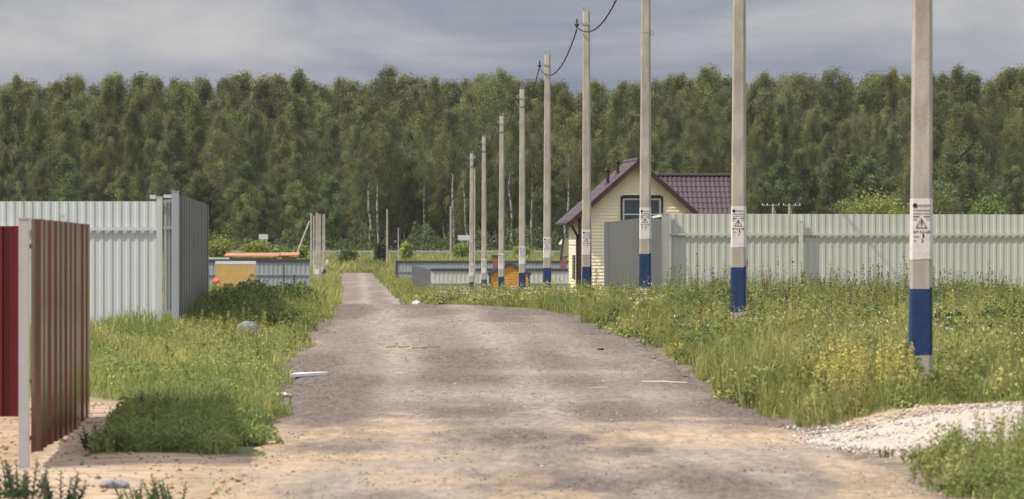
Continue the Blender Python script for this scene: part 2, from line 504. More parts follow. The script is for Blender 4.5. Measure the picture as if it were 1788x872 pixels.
us = np.concatenate([[-900, -500, -250, -120, -70, -40, -26, -18, -14], np.arange(-11, 14, .3), [14, 18, 26, 40, 70, 120, 250, 500, 900]])
ys = np.concatenate([[-200, -60, 0, 20, 30], np.arange(36, 180, .5), np.arange(180, 660, 2.5), np.arange(660, 800, 12), [850, 1000, 1300, 1800, 2600, 4000]])
def ground_z(X, Y, U):
    d = Y / DU
    inside = (U > itp(EDGE_L, d) + .15) & (U < itp(EDGE_R, d) - .15) & (d < 8.1) & (d > .3)
    return zt(X, Y) - .06 * inside
def drive_edges(x):
    lo = np.interp(x, [3.7, 4.1, 4.6, 5.2, 7, 14], [.868, .832, .795, .805, .82, .80])
    hi = np.interp(x, [3.7, 4.1, 4.6, 5.2, 7, 14], [.876, .892, .903, .912, .925, .93])
    return lo * DU, hi * DU
def bare(X, Y):
    """how bare and sandy the ground is (1 = sand, 0 = under grass)"""
    d = Y / DU; U = X + KS * Y
    n = fbm(X * .9, Y * .25, 21) - .5
    plot = (1 - smooth(1.0, 1.08, d + n * .12)) * (1 - smooth(-1.0, -.6, U + n * .5))
    patch = smooth(.795, .81, d + n * .03) * smooth(-2.38, -2.2, U + n * .3) * (1 - smooth(1.02, 1.06, d))
    front = (1 - smooth(.80, .815, d + n * .05))
    b_ = np.clip(plot - patch, 0, 1)
    b_ = np.maximum(b_, front * (1 - smooth(3.0, 4.0, U)))
    b_ = np.maximum(b_, (1 - smooth(4.2, 5.2, U + n)) * (1 - smooth(.9, .92, d)) * smooth(2, 3, U))
    lo_, hi_ = drive_edges(np.clip(U, 3.7, 14))
    b_ = np.maximum(b_, smooth(lo_ - 1.8, lo_ - .6, Y) * (1 - smooth(hi_ + .3, hi_ + 1.0, Y)) * smooth(3, 3.6, U))
    return np.clip(b_, 0, 1)
def ground_c(X, Y, U):
    b_ = bare(X, Y)
    d = Y / DU
    e_ = np.minimum(np.abs(U - itp(EDGE_L, d)), np.abs(U - itp(EDGE_R, d)))
    g_ = .9 * (1 - smooth(.1, .6, e_ + (fbm(X * 2, Y * .6, 25) - .5) * .5)) * (d < 8.1) * (1 - .75 * (1 - smooth(.8, .9, d)) * (U < 0))
    return np.stack([b_, g_, b_ * 0], -1)
g = grid_sheet("ground", us, ys, ground_z, ground_c, M['ground'])
tag(g, kind="structure")

# road sheet follows the ground between its ragged edges
tt = np.linspace(0, 1, 76)
yr = np.concatenate([np.arange(22, 42, 1.0), np.arange(42, 126, .25), np.arange(126, 511, 1.5)])
T, Y = np.meshgrid(tt, yr)
D = Y / DU
el = itp(EDGE_L, D) + (fbm(Y * .55, Y * 0 + 3, 5) - .5) * .5 + (fbm(Y * 2.5, Y * 0 + 9, 6) - .5) * .22
er = itp(EDGE_R, D) + (fbm(Y * .5, Y * 0 + 1, 7) - .5) * .55 + (fbm(Y * 2.3, Y * 0 + 2, 9) - .5) * .25
U = el + (er - el) * T
X = U - KS * Y
edge = np.minimum(T, 1 - T)
Z = zt(X, Y) + .012 * smooth(0, .05, edge) - .02 * (1 - smooth(0, .03, edge)) + (fbm(X * 3, Y * 1.2, 31) - .5) * .02
def spot(px, py, rx, rd):
    p, d_ = ground_hit(px, py)
    return np.exp(-(((X - p[0]) / rx) ** 2 + ((Y - p[1]) / rd) ** 2))
n1 = fbm(X * 1.1, Y * .22, 41); n2 = fbm(X * .6, Y * .09, 47)
n3 = fbm(X * 2.6, Y * .45, 49)
def spots(L):
    return sum(a * spot(px_, py_, rx, rd) for a, px_, py_, rx, rd in L)
# sand tracked on to the asphalt, pale dust where wheels run, dark bare millings elsewhere
sand = spots([(1.5, 688, 738, .26, .8), (.9, 690, 752, .45, 1.0), (1.0, 545, 601, .13, 1.2), (.9, 688, 610, .2, .7), (.95, 735, 608, .2, .7), (.75, 1215, 734, .38, .5), (.5, 1120, 741, .4, .5),
              (.55, 455, 745, .2, 2), (.8, 640, 800, 1.0, 1.0), (.7, 480, 815, .7, 1.3), (.7, 1390, 770, .8, 1.4), (.45, 1150, 765, .6, 1.0), (.4, 560, 765, .5, .8)])
sand = sand + (.12 + .6 * smooth(.47, .63, n1)) * (1 - smooth(.90, .97, D + (n1 - .5) * .15)) + .55 * (1 - smooth(-.9, -.3, U + n1 - .5)) * (1 - smooth(.86, 1.0, D))
dust = spots([(.8, 790, 690, .7, 2.6), (.75, 965, 692, .7, 2.4), (.6, 1170, 692, .5, 2.0), (.55, 980, 652, 1.1, 1.2), (.55, 700, 565, .8, 4), (.5, 900, 580, .7, 5), (.6, 1000, 745, 1.2, .9),
              (.9, 420, 840, .8, 1.6), (.8, 700, 820, 1.2, 1.3), (.9, 1330, 790, .8, 1.6), (.8, 1500, 810, .7, 1.6), (.5, 850, 735, .8, .8)])
wob = .35 * (fbm(Y * .08, Y * 0 + 5, 15) - .5)
trk = np.exp(-((U - .55 - wob) / .3) ** 2) + np.exp(-((U - 2.1 - wob) / .3) ** 2) + .7 * np.exp(-((U - 3.2 + wob) / .3) ** 2) * (D < 1.7)
dust = dust + .62 * trk * (.5 + n3) + .4 * smooth(.52, .68, n2) + .5 * smooth(.55, .7, n3) * (D < 1.05) + .30 * smooth(3.5, 4.8, D)
dark = spots([(.8, 1010, 770, .8, 1.3), (.6, 1130, 790, .4, 1.0), (.7, 1150, 850, 1.6, 1.2), (.6, 560, 690, .5, 6), (.5, 1050, 600, 1.0, 5), (.6, 1300, 715, .6, 1.5), (.5, 700, 660, .8, 1.5)])
sand = np.clip(sand - dark * .5, 0, 1); dust = np.clip(dust - .7 * dark, 0, 1) * smooth(0, .05, edge + (n1 - .5) * .05)
V = np.stack([X.ravel(), Y.ravel(), Z.ravel()], 1)
i = np.arange(V.shape[0]).reshape(T.shape)
q = np.stack([i[:-1, :-1], i[:-1, 1:], i[1:, 1:], i[1:, :-1]], -1).reshape(-1, 4)
rd = np_mesh("road", V, q.ravel(), np.full(len(q), 4), M['road'], np.stack([np.clip(sand, 0, 1).ravel(), dust.ravel(), dust.ravel() * 0], 1))
tag(rd, kind="structure")

# gravel drive crossing the verge on the right
ug = np.linspace(3.75, 14, 110)
tv = np.linspace(0, 1, 40)
UG, TV = np.meshgrid(ug, tv)
lo, hi = drive_edges(UG)
lo = lo + (fbm(UG * 1.5, UG * 0, 55) - .5) * 1.2; hi = hi + (fbm(UG * 1.5, UG * 0 + 4, 57) - .5) * .8
YG = lo + (hi - lo) * TV
XG = UG - KS * YG
eg = np.minimum(TV, 1 - TV) * smooth(3.75, 4.5, UG)
ZG = zt(XG, YG) - .02 + .035 * smooth(0, .3, eg) + (fbm(XG * 4, YG * 2, 61) - .5) * .05 * smooth(0, .1, eg)
def gravel_mat():
    m = mat("pale_crushed_stone", (.47, .405, .325), .9, var=.25, scale=22, spec=.15, bump=1.0, bscale=30, dirt=(.42, .31, .2), dirt_amt=.7, dirt_scale=1.4)
    return m
M['gravel'] = gravel_mat()
Vg = np.stack([XG.ravel(), YG.ravel(), ZG.ravel()], 1)
i = np.arange(Vg.shape[0]).reshape(UG.shape)
q = np.stack([i[:-1, :-1], i[:-1, 1:], i[1:, 1:], i[1:, :-1]], -1).reshape(-1, 4)
tag(np_mesh("gravel_path", Vg, q.ravel(), np.full(len(q), 4), M['gravel']), kind="structure")

# loose stones: on the drive, on the road and its shoulders, on the sand
def stones(name, x, y, z, s, col, material):
    n = len(x)
    base = np.array([(1,0,0),(0,1,0),(-1,0,0),(0,-1,0),(0,0,.8),(0,0,-.5)], float)
    fs = np.array([(0,1,4),(1,2,4),(2,3,4),(3,0,4),(1,0,5),(2,1,5),(3,2,5),(0,3,5)])
    J = base[None] * RNG.uniform(.65, 1.25, (n, 6, 3))
    a = RNG.uniform(0, 6.28, n); c, s_ = np.cos(a)[:, None], np.sin(a)[:, None]
    vx = J[..., 0] * c - J[..., 1] * s_; vy = J[..., 0] * s_ + J[..., 1] * c
    V = np.stack([vx, vy, J[..., 2]], -1) * s[:, None, None] + np.stack([x, y, z], 1)[:, None, :]
    Fc = (fs[None] + (np.arange(n) * 6)[:, None, None]).reshape(-1, 3)
    o = np_mesh(name, V.reshape(-1, 3), Fc.ravel(), np.full(len(Fc), 3), material, np.repeat(col, 6, 0))
    return tag(o, kind="stuff")
def attr_mat(name, rough=.9):
    m = bpy.data.materials.new(name); m.use_nodes = True
    b = m.node_tree.nodes["Principled BSDF"]; b.inputs["Roughness"].default_value = rough; b.inputs["Specular IOR Level"].default_value = .15
    a = m.node_tree.nodes.new("ShaderNodeAttribute"); a.attribute_name = "Col"
    m.node_tree.links.new(a.outputs["Color"], b.inputs["Base Color"])
    return m
M['pebble'] = attr_mat("pebbles")
n = 15000
u = 3.6 + 9 * RNG.random(n) ** 1.2; t = RNG.random(n)
lo, hi = drive_edges(u); y = lo + (hi - lo) * t + RNG.normal(0, .8, n) - .5 * (RNG.random(n) < .15); x = u - KS * y
s = RNG.uniform(.007, .021, n) * RNG.choice([1, 1, 1, 1.5], n)
c = np.array((.54, .475, .40)) * RNG.uniform(.35, 1.2, (n, 1)) + RNG.uniform(-.03, .03, (n, 3))
stones("gravel", x, y, zt(x, y) - .008 + .018 * np.minimum(1, np.minimum(t, 1 - t) * 5) * smooth(3.75, 4.5, u), s, np.clip(c, .05, .85), M['pebble'])
n = 14000
dd = .62 + 1.35 * RNG.random(n) ** 1.4; y = dd * DU
u = itp(EDGE_L, dd) + .05 + (itp(EDGE_R, dd) - itp(EDGE_L, dd) - .1) * RNG.random(n); x = u - KS * y
s = RNG.uniform(.004, .011, n) * RNG.choice([1, 1, 1, 1.6], n)
c = np.array((.15, .135, .122)) * RNG.uniform(.5, 1.9, (n, 1)); c[RNG.random(n) < .02] = (.6, .56, .5)
stones("road_gravel", x, y, zt(x, y) + .01, s, np.clip(c, .02, .8), M['pebble'])
n = 2600
dd = RNG.uniform(.6, 1.06, n); y = dd * DU; u = RNG.uniform(-6, -.9, n); x = u - KS * y
k = bare(x, y) > .5; x = x[k]; y = y[k]; n = len(x)
s = RNG.uniform(.006, .02, n) * RNG.choice([1, 1, 1, 1.7], n)
c = np.array((.36, .24, .14)) * RNG.uniform(.6, 1.5, (n, 1))
stones("sand_clods", x, y, zt(x, y) + .003, s, np.clip(c, .02, .8), M['pebble'])

# ------------------------------------------------------------------ corrugated fences
def sheet(mb, A, B, za, zb, pitch=.15, depth=.02, side=1, thick=.004, macro=None):
    """profiled sheet from plan point A to B; za/zb = (bottom, top) at each end; ridges stand out to the side"""
    A = np.array(A, float)[:2]; B = np.array(B, float)[:2]
    L = np.linalg.norm(B - A); t = (B - A) / L; nrm = np.array((t[1], -t[0])) * side
    k = max(1, int(round(L / pitch)))
    fr = [0, .52, .60, .93]; of = [0, 0, 1, 1]
    s = []; o = []
    for j in range(k):
        for a, b in zip(fr, of):
            s.append((j + a) / k); o.append(b * depth)
    s.append(1.0); o.append(0.0)
    s = np.array(s); o = np.array(o)
    if macro:
        mp_, md_, seed = macro
        idx = np.floor(s * L / mp_ + .001).astype(int)
        rr = np.random.default_rng(seed).uniform(0, 1, idx.max() + 2)
        o = o + md_ * (rr[idx]) + md_ * .8 * ((s * L / mp_) % 1)
    n = len(s)
    zb_ = za[0] + (zb[0] - za[0]) * s; zt_ = za[1] + (zb[1] - za[1]) * s
    pl = A[None] + t[None] * (s * L)[:, None] + nrm[None] * o[:, None]
    pb = pl - nrm[None] * thick
    vs = np.concatenate([np.c_[pl, zb_], np.c_[pl, zt_], np.c_[pb, zb_], np.c_[pb, zt_]])
    fs = []
    for j in range(n - 1):
        fs.append((j, j + 1, n + j + 1, n + j))
        fs.append((2 * n + j, 3 * n + j, 3 * n + j + 1, 2 * n + j + 1))
        fs.append((n + j, n + j + 1, 3 * n + j + 1, 3 * n + j))
        fs.append((j, 2 * n + j, 2 * n + j + 1, j + 1))
    fs += [(0, n, 3 * n, 2 * n), (n - 1, 3 * n - 1, 4 * n - 1, 2 * n - 1)]
    mb.add(vs, fs)

def post(parent, p, h, s, m, name='post', below=.3, cap=True):
    mb = MB(); mb.box((p[0], p[1], p[2] + (h - below) / 2), (s, s, h + below))
    if cap: mb.box((p[0], p[1], p[2] + h + .006), (s + .012, s + .012, .012))
    return mb.build(name, m, parent)

def g3(X, Y):
    return np.array((X, Y, float(zt(X, Y))))

# --- pale grey side fence on the left (d 1.47)
dL = 1.47
Y0 = dL * DU
r = P(284, 578, dL); l = P(-330, 578, dL)
top = P(0, 352, dL)[2]; bot = P(0, 577, dL)[2]
f = thing("corrugated_fence", (r[0], r[1], bot), "pale grey corrugated metal fence with a horizontal rail, standing behind the maroon fence", "fence")
mb = MB(); sheet(mb, (l[0], Y0), (P(274, 0, dL)[0], Y0), (bot, top), (bot, top), .137, .011); mb.build("panel", M['pale_metal'], f)
for zz in (P(0, 400, dL)[2], P(0, 571, dL)[2]):
    mb = MB(); mb.bar((l[0], Y0 - .045, zz), (P(274, 0, dL)[0], Y0 - .045, zz), .03, .04); mb.build("rail", M['pale_metal'], f)
for px_, s_, y_ in ((279, .085, 345), (-90, .08, 360)):
    q_ = P(px_, 0, dL)[0]; zz = P(0, y_, dL)[2]
    post(f, (q_, Y0 - .06, bot), zz - bot, s_, M['pale_metal'])
for px_ in (110,):
    q_ = P(px_, 0, dL)[0]; zz = P(0, 377, dL)[2]
    post(f, (q_, Y0 - .09, bot), zz - bot, .05, M['pale_metal'])
# --- narrow wicket between its end post and the dark street fence
pw = thing("wicket_gate", P(294, 560, 1.49), "narrow grey metal wicket gate squeezed between the pale fence's end post and the dark fence", "gate")
mb = MB(); a_ = P(286, 0, 1.466); b_ = P(302, 0, 1.4665)
sheet(mb, a_, b_, (P(0, 546, 1.485)[2], P(0, 350, 1.485)[2]), (P(0, 543, 1.485)[2], P(0, 352, 1.485)[2]), .055, .012, side=1); mb.build("panel", M['post_grey'], pw)
for yy in (352, 398, 546):
    mb = MB(); mb.bar((P(286, yy, 1.4645)), (P(302, yy - 1, 1.465)), .04, .05); mb.build("rail", M['post_grey'], pw)
mb = MB(); mb.box(P(267, 344, 1.465), (.09, .05, .06)); mb.build("crossbar", M['pale_metal'], pw)
mb = MB(); mb.box(P(296, 343, 1.475), (.18, .05, .05)); mb.build("crossbar", M['pale_metal'], pw)
# --- dark street-side fence on the left, from d 1.475 to 1.97
A_ = P(309, 0, 1.476); B_ = P(357, 0, 1.97)
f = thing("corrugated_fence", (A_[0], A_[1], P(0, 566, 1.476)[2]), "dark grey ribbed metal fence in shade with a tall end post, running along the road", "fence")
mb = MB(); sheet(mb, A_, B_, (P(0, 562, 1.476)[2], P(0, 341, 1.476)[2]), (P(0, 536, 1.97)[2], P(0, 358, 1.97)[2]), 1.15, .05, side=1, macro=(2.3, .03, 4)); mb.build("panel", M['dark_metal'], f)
p_ = P(306, 574, 1.465); post(f, p_, P(0, 335, 1.465)[2] - p_[2], .11, M['far_metal'])
p_ = P(357.5, 545, 1.975); post(f, p_, P(0, 357, 1.975)[2] - p_[2], .06, M['grey_metal'])
mb = MB(); mb.bar(P(309, 460, 1.476) + (-.08, 0, 0), P(357, 452, 1.97) + (-.08, 0, 0), .04, .05); mb.build("rail", M['grey_metal'], f)

# --- maroon street fence near left, d .767 -> .968
A_ = P(51, 0, .77); B_ = P(147, 0, .968)
f = thing("corrugated_fence", P(42, 815, .767), "glossy maroon corrugated metal fence along the road with a pale front post", "fence")
mb = MB(); sheet(mb, A_, B_, (P(0, 792, .77)[2], P(0, 382, .77)[2]), (P(0, 737, .968)[2], P(0, 392, .968)[2]), 1.15, .035, side=1, macro=(1.15, .022, 9)); mb.build("panel", M['maroon'], f)
p_ = P(42, 815, .767); post(f, p_, P(0, 383, .767)[2] - p_[2], .082, M['post_grey'])
p_ = P(146, 741, .972); post(f, p_ - np.array((.07, 0, 0)), P(0, 396, .972)[2] - p_[2], .06, M['post_grey'])
p_ = P(79, 790, .83); post(f, p_ - np.array((.05, 0, 0)), 1.7, .06, M['post_grey'])
p_ = P(112, 764, .90); post(f, p_ - np.array((.05, 0, 0)), 1.7, .06, M['post_grey'])
mb = MB()
for za_, zb_ in ((770, 722), (430, 432)):
    mb.bar(P(47, za_, .77) - (.03, 0, 0), P(146, zb_, .968) - (.05, 0, 0), .03, .04)
mb.build("rail", M['post_grey'], f)
# --- red fence crossing behind it
f = thing("corrugated_fence", P(30, 740, .975), "cherry red corrugated metal fence behind the maroon fence's pale post", "fence")
zb0 = P(0, 739, .975)[2]; zt0 = P(0, 395, .975)[2]
mb = MB(); sheet(mb, P(-260, 0, .975), P(40, 0, .975), (zb0, zt0), (zb0, zt0), .2, .03); mb.build("panel", M['red'], f)
for px_ in (-120, 38):
    p_ = P(px_, 742, .978); post(f, p_, zt0 - p_[2] - .03, .06, M['post_grey'])

# --- right: pale fence across (d 2.0) and grey street fence (2.0 -> 2.48)
dR = 2.0; YR = dR * DU
zt0 = P(0, 373.5, dR)[2]; zb0 = zt0 - 2.02
f = thing("corrugated_fence", P(1164, 540, dR), "long pale greenish grey corrugated fence behind the two nearest poles and tall weeds", "fence")
mb = MB(); sheet(mb, P(1168, 0, dR), P(2250, 0, dR), (zb0, zt0), (zb0, zt0 - .03), .1505, .010); mb.build("panel", M['green_metal'], f)
for yy in (409.5, 505):
    zz = P(0, yy, dR)[2]
    mb = MB(); mb.bar((P(1168, 0, dR)[0], YR - .048, zz), (P(2250, 0, dR)[0], YR - .048, zz), .03, .042); mb.build("rail", M['green_metal'], f)
for px_, y_, s_ in ((1164.5, 374, .09), (1398, 387, .085), (1930, 388, .1)):
    q_ = P(px_, 0, dR)[0]; zz = P(0, y_, dR)[2]
    post(f, (q_, YR - .1, zb0), zz - zb0, s_, M['post_grey'] if px_ < 1200 else M['green_metal'])
f = thing("corrugated_fence", P(1158, 540, 2.01), "smooth mid grey metal fence along the road in front of the cream house", "fence")
mb = MB(); sheet(mb, P(1157, 0, 2.015), P(1055, 0, 2.48), (P(0, 540, 2.015)[2], P(0, 376.5, 2.015)[2]), (P(0, 522, 2.48)[2], P(0, 388.5, 2.48)[2]), .9, .003, side=-1, macro=(2.3, .003, 6)); mb.build("panel", M['grey_metal'], f)
p_ = P(1158.5, 540, 2.008); post(f, p_, P(0, 374, 2.008)[2] - p_[2], .07, M['post_grey'])
mb = MB(); mb.bar(P(1155, 377, 2.012), P(1136, 380.5, 2.11), .05, .05); mb.build("top_rail", M['whiteboard'], f)
p_ = P(1055, 525, 2.485); post(f, p_ + np.array((.05, 0, 0)), P(0, 388.5, 2.485)[2] - p_[2], .06, M['grey_metal'])

# --- far fences in the dip
def far_fence(a, b, d_, ytop, h, label, m, cap=True, b_d=None, b_top=None, pitch=.24, front=True):
    b_d = b_d or d_; b_top = b_top or ytop
    Aa = P(a, ytop, d_); Bb = P(b, b_top, b_d)
    f = thing("corrugated_fence", (Aa[0], Aa[1], Aa[2] - h), label, "fence")
    mb = MB(); sheet(mb, Aa, Bb, (Aa[2] - h, Aa[2]), (Bb[2] - h, Bb[2]), pitch, .016, side=1); mb.build("panel", m, f)
    if cap:
        mb = MB(); mb.bar(Aa + (0, -.02, .0), Bb + (0, -.02, .0), .12, .13); mb.build("cap_rail", M['capdark'], f)
    mb = MB(); mb.bar(Aa + (0, -.05, -.75), Bb + (0, -.05, -.75), .04, .07); mb.build("rail", m, f)
    return f
far_fence(300, 541, 5.0, 455, 2.2, "far grey corrugated fence with a dark cap rail, around the ochre gate", M['far_metal'])
far_fence(752, 1060, 5.3, 471, 1.75, "far pale corrugated fence with dark cap rail behind the orange shed", M['green_metal'])
far_fence(719, 752, 6.26, 463.5, 1.75, "short darker stretch of fence running along the far road to the pale fence corner", M['grey_metal'], cap=False, b_d=5.3, b_top=471)
far_fence(692, 1100, 7.0, 457, 1.7, "most distant grey fence with dark cap rail, just before the green field", M['far_metal'])
p_ = P(693, 500, 6.98)
f2 = thing("fence_post", p_, "dark square corner post at the start of the most distant fence", "post"); 
post(f2, p_, P(0, 456, 6.98)[2] - p_[2], .22, M['capdark'], 'shaft')

# ochre gate in the left far fence
gt = thing("panel_gate", P(411, 505, 4.95), "ochre yellow board gate with a white lintel in the far left fence", "gate")
mb = MB(); c0 = P(378, 463, 4.95); c1 = P(445, 510, 4.95)
nb = 9
for k in range(nb):
    z0 = c1[2] + (c0[2] - c1[2]) * k / nb; z1 = c1[2] + (c0[2] - c1[2]) * (k + 1) / nb - .012
    mb.box(((c0[0] + c1[0]) / 2, c0[1], (z0 + z1) / 2), (c1[0] - c0[0], .05, z1 - z0))
mb.build("board_panel", M['yellow'], gt)
mb = MB(); a_ = P(376, 459, 4.94); b_ = P(447, 459, 4.94); mb.bar(a_, b_, .09, .17); mb.build("lintel", M['whiteboard'], gt)
for px_ in (377, 446):
    p_ = P(px_, 510, 4.955); post(gt, p_, P(0, 461, 4.955)[2] - p_[2], .07, M['post_grey'])

# orange low shed behind the left far fence
def shed_box(name, label, x0, x1, ytop, d_, depth, m, roofm, h=2.0):
    a = P(x0, ytop, d_); b = P(x1, ytop, d_)
    s_ = thing(name, ((a[0] + b[0]) / 2, a[1], a[2] - h), label, "shed")
    mb = MB(); k = 10
    for j in range(k):
        z1 = a[2] - .1 - j * h / k; z0 = z1 - h / k + .012
        mb.box(((a[0] + b[0]) / 2, a[1] + depth / 2, (z0 + z1) / 2), (b[0] - a[0], depth, z1 - z0))
    mb.build("wall", m, s_)
    mb = MB(); mb.poly_extrude([(a[0] - .15, a[1] - .2, a[2] - .05), (b[0] + .15, a[1] - .2, a[2] - .05), (b[0] + .15, a[1] + depth + .2, a[2] + .12), (a[0] - .15, a[1] + depth + .2, a[2] + .12)], (0, 0, .06)); mb.build("roof", roofm, s_)
    return s_
shed_box("low_shed", "low orange shed showing only its top over the far left fence", 396, 482, 447, 5.6, 3, M['red_paint'], M['red_paint'])
shed_box("low_shed", "small grey-roofed orange shed end beside the leaning strut of the far poles", 492, 517, 446, 5.8, 2, M['red_paint'], M['red_paint'])
mb = MB(); mb.box(P(372, 452, 5.5), (1.9, .3, .14)); 
tag(mb.build("roof_panel", M['pale_metal'], loc=P(372, 452, 5.5)), "thin pale roofing sheet lying behind far left fence", "roofing sheet")

# two short dark stakes in the verge
for px_, y0_, d_, lab in ((496, 463, 3.6, "tall dark steel stake in front of the far grey fence"), (514, 481, 3.2, "short dark stake in the grass left of the far poles")):
    p_ = P(px_, y0_, d_); gz = float(zt(p_[0], p_[1]))
    mb = MB(); hh = p_[2] - gz
    mb.box((p_[0], p_[1], gz + hh / 2 - .1), (.05, .05, hh + .2)); mb.box((p_[0], p_[1], p_[2] + .005), (.065, .065, .03))
    tag(mb.build("metal_stake", M['post_dark'], loc=(p_[0], p_[1], gz)), lab, "stake")

# ------------------------------------------------------------------ orange garden shed
dS = 5.05
cx = P(889.5, 0, dS)[0]; YS = dS * DU; hw = P(924, 0, dS)[0] - P(855, 0, dS)[0]; hw = hw / 2
zbase = float(zt(cx, YS)) - .05; zeave = P(0, 476, dS)[2]; zap = P(0, 459, dS)[2]
sh = thing("garden_shed", (cx, YS, zbase), "small bright orange plank shed with a dark gabled roof behind the poles", "shed")
mb = MB(); lap = .135; z = zbase
def half_at(zz):
    return hw if zz <= zeave else hw * max(.02, (zap - zz) / (zap - zeave))
while z < zap - .02:
    z2 = min(z + lap - .01, zap - .005)
    a0 = half_at(z); a1 = half_at(z2)
    mb.add([(cx - a0, YS - .014, z), (cx + a0, YS - .014, z), (cx + a1, YS, z2), (cx - a1, YS, z2)], [(0, 1, 2, 3)])
    z += lap
mb.poly_extrude([(cx - hw, YS + .01, zbase), (cx + hw, YS + .01, zbase), (cx + hw, YS + .01, zeave), (cx, YS + .01, zap - .01), (cx - hw, YS + .01, zeave)], (0, 2.4, 0))
mb.build("wall", M['orange'], sh)
mb = MB()
for sgn in (-1, 1):
    a = np.array((cx + sgn * (hw + .09), YS - .12, zeave - .06)); b = np.array((cx, YS - .12, zap + .03))
    mb.poly_extrude([a, b, b + (0, 0, .06), a + (0, 0, .06)], (0, 2.7, 0))
mb.build("roof", M['sheetroof'], sh)
mb = MB()
for sgn in (-1, 1):
    a = np.array((cx + sgn * (hw + .1), YS - .135, zeave - .17)); b = np.array((cx, YS - .135, zap - .06))
    mb.poly_extrude([a, b, b + (0, 0, .14), a + (0, 0, .14)], (0, .012, 0))
    mb.box((cx + sgn * (hw + .0), YS - .03, (zbase + zeave) / 2 - .05), (.09, .035, zeave - zbase - .1))
mb.build("trim", M['sheetroof'], sh)

# brick pillar with metal cap and a leaning tan panel left of the house
p_ = P(984, 470, 5.9)
bp = thing("brick_pillar", p_, "stubby red brick pillar with a pale cap beside the tan board", "pillar")
mb = MB(); a = P(978, 427, 5.9); b = P(989, 470, 5.9)
k = 0; zz = b[2]
while zz < a[2]:
    mb.box(((a[0] + b[0]) / 2, a[1], zz + .035), (b[0] - a[0] - .01 * (k % 2), .38, .066)); zz += .075; k += 1
mb.build("brickwork", M['brick'], bp)
mb = MB(); mb.add([(a[0] - .1, a[1] - .3, a[2]), (b[0] + .1, a[1] - .3, a[2]), (b[0] + .1, a[1] + .3, a[2]), (a[0] - .1, a[1] + .3, a[2]), ((a[0] + b[0]) / 2 - .1, a[1], a[2] + .32), ((a[0] + b[0]) / 2 + .1, a[1], a[2] + .32)],
       [(0, 1, 5, 4), (1, 2, 5), (2, 3, 4, 5), (3, 0, 4), (3, 2, 1, 0)]); mb.build("cap", M['pale_metal'], bp)
tp = thing("leaning_board", P(992, 452, 5.8), "tan board propped at a tilt between brick pillar and house", "board")
mb = MB(); pts = [P(982, 449, 5.8), P(1003, 446, 5.8), P(1003, 416, 5.8), P(985, 417, 5.8)]; mb.poly_extrude(pts, (0, .06, 0)); mb.build("panel", M['tan'], tp)
mb = MB(); mb.bar(P(979, 456, 5.78), P(984, 416, 5.78), .07, .16); mb.bar(P(981, 450, 5.78), P(1003, 447, 5.78), .07, .08); mb.build("frame", M['post_dark'], tp)
p_ = P(872, 460, 6.6)
bp = thing("brick_pillar", p_, "dark red brick pillar rising behind the orange shed roof", "pillar")
mb = MB(); a = P(860, 448, 6.6); b = P(881, 475, 6.6); zz = b[2]; k = 0
while zz < a[2]:
    mb.box(((a[0] + b[0]) / 2, a[1], zz + .035), (b[0] - a[0] - .012 * (k % 2), .5, .066)); zz += .075; k += 1
mb.build("brickwork", M['brick'], bp)
mb = MB(); mb.box(((a[0] + b[0]) / 2, a[1], a[2] + .04), (b[0] - a[0] + .12, .6, .07)); mb.build("cap", M['brown_trim'], bp)

# ------------------------------------------------------------------ the cream house
dH = 4.0; YH = dH * DU; S = F / YH
HB = np.array((P(1114, 0, dH)[0], YH, P(0, 527, dH)[2]))
house = thing("gable_house", HB, "cream sided house with steep dark wine-brown roof and attic window", "house")
th = math.radians(3.6)
ex = np.array((math.cos(th), math.sin(th), 0)); ey = np.array((-math.sin(th), math.cos(th), 0)); ez = np.array((0, 0, 1.))
def Hp(x, y, z):
    return HB + ex * x + ey * y + ez * z
hw = 2.44; OH = .50; sl = math.tan(math.radians(41.5))
zap = P(0, 287, dH)[2] - HB[2]        # wall apex
zev = zap - hw * sl                   # wall top at the corners
DP = 6.5
win = (-.65, .97, P(0, 397, dH)[2] - HB[2], P(0, 346.5, dH)[2] - HB[2])
mb = MB(); lap = .14; z = 0
while z < zap - .01:
    z1 = min(z + lap, zap - .002)
    a0 = hw if z <= zev else (zap - z) / sl
    a1 = hw if z1 <= zev else (zap - z1) / sl
    spans = [(-1, 1)]
    if z1 > win[2] and z < win[3]:
        segs = [(-a0, win[0], -a1, win[0]), (win[1], a0, win[1], a1)]
    else:
        segs = [(-a0, a0, -a1, a1)]
    for s0, s1, t0, t1 in segs:
        if s1 - s0 > .01 or t1 - t0 > .01:
            mb.add([Hp(s0, -.028, z), Hp(s1, -.028, z), Hp(t1, 0, z1), Hp(t0, 0, z1), Hp(s0, .0, z), Hp(s1, .0, z)], [(0, 1, 2, 3), (4, 5, 1, 0)])
    z += lap
mb.build("wall", M['siding'], house)
mb = MB(); z = 0
while z < zev - .02:
    z1 = min(z + lap, zev)
    for sg in (-1, 1):
        mb.add([Hp(sg * (hw + .02), 0, z), Hp(sg * (hw + .02), DP, z), Hp(sg * hw, DP, z1), Hp(sg * hw, 0, z1), Hp(sg * hw, 0, z), Hp(sg * hw, DP, z)], [(0, 1, 2, 3), (4, 5, 1, 0)])
    z += lap
mb.add([Hp(-hw, DP, 0), Hp(hw, DP, 0), Hp(hw, DP, zev), Hp(0, DP, zap), Hp(-hw, DP, zev)], [(0, 1, 2, 3, 4)])
mb.build("side_wall", M['siding'], house)
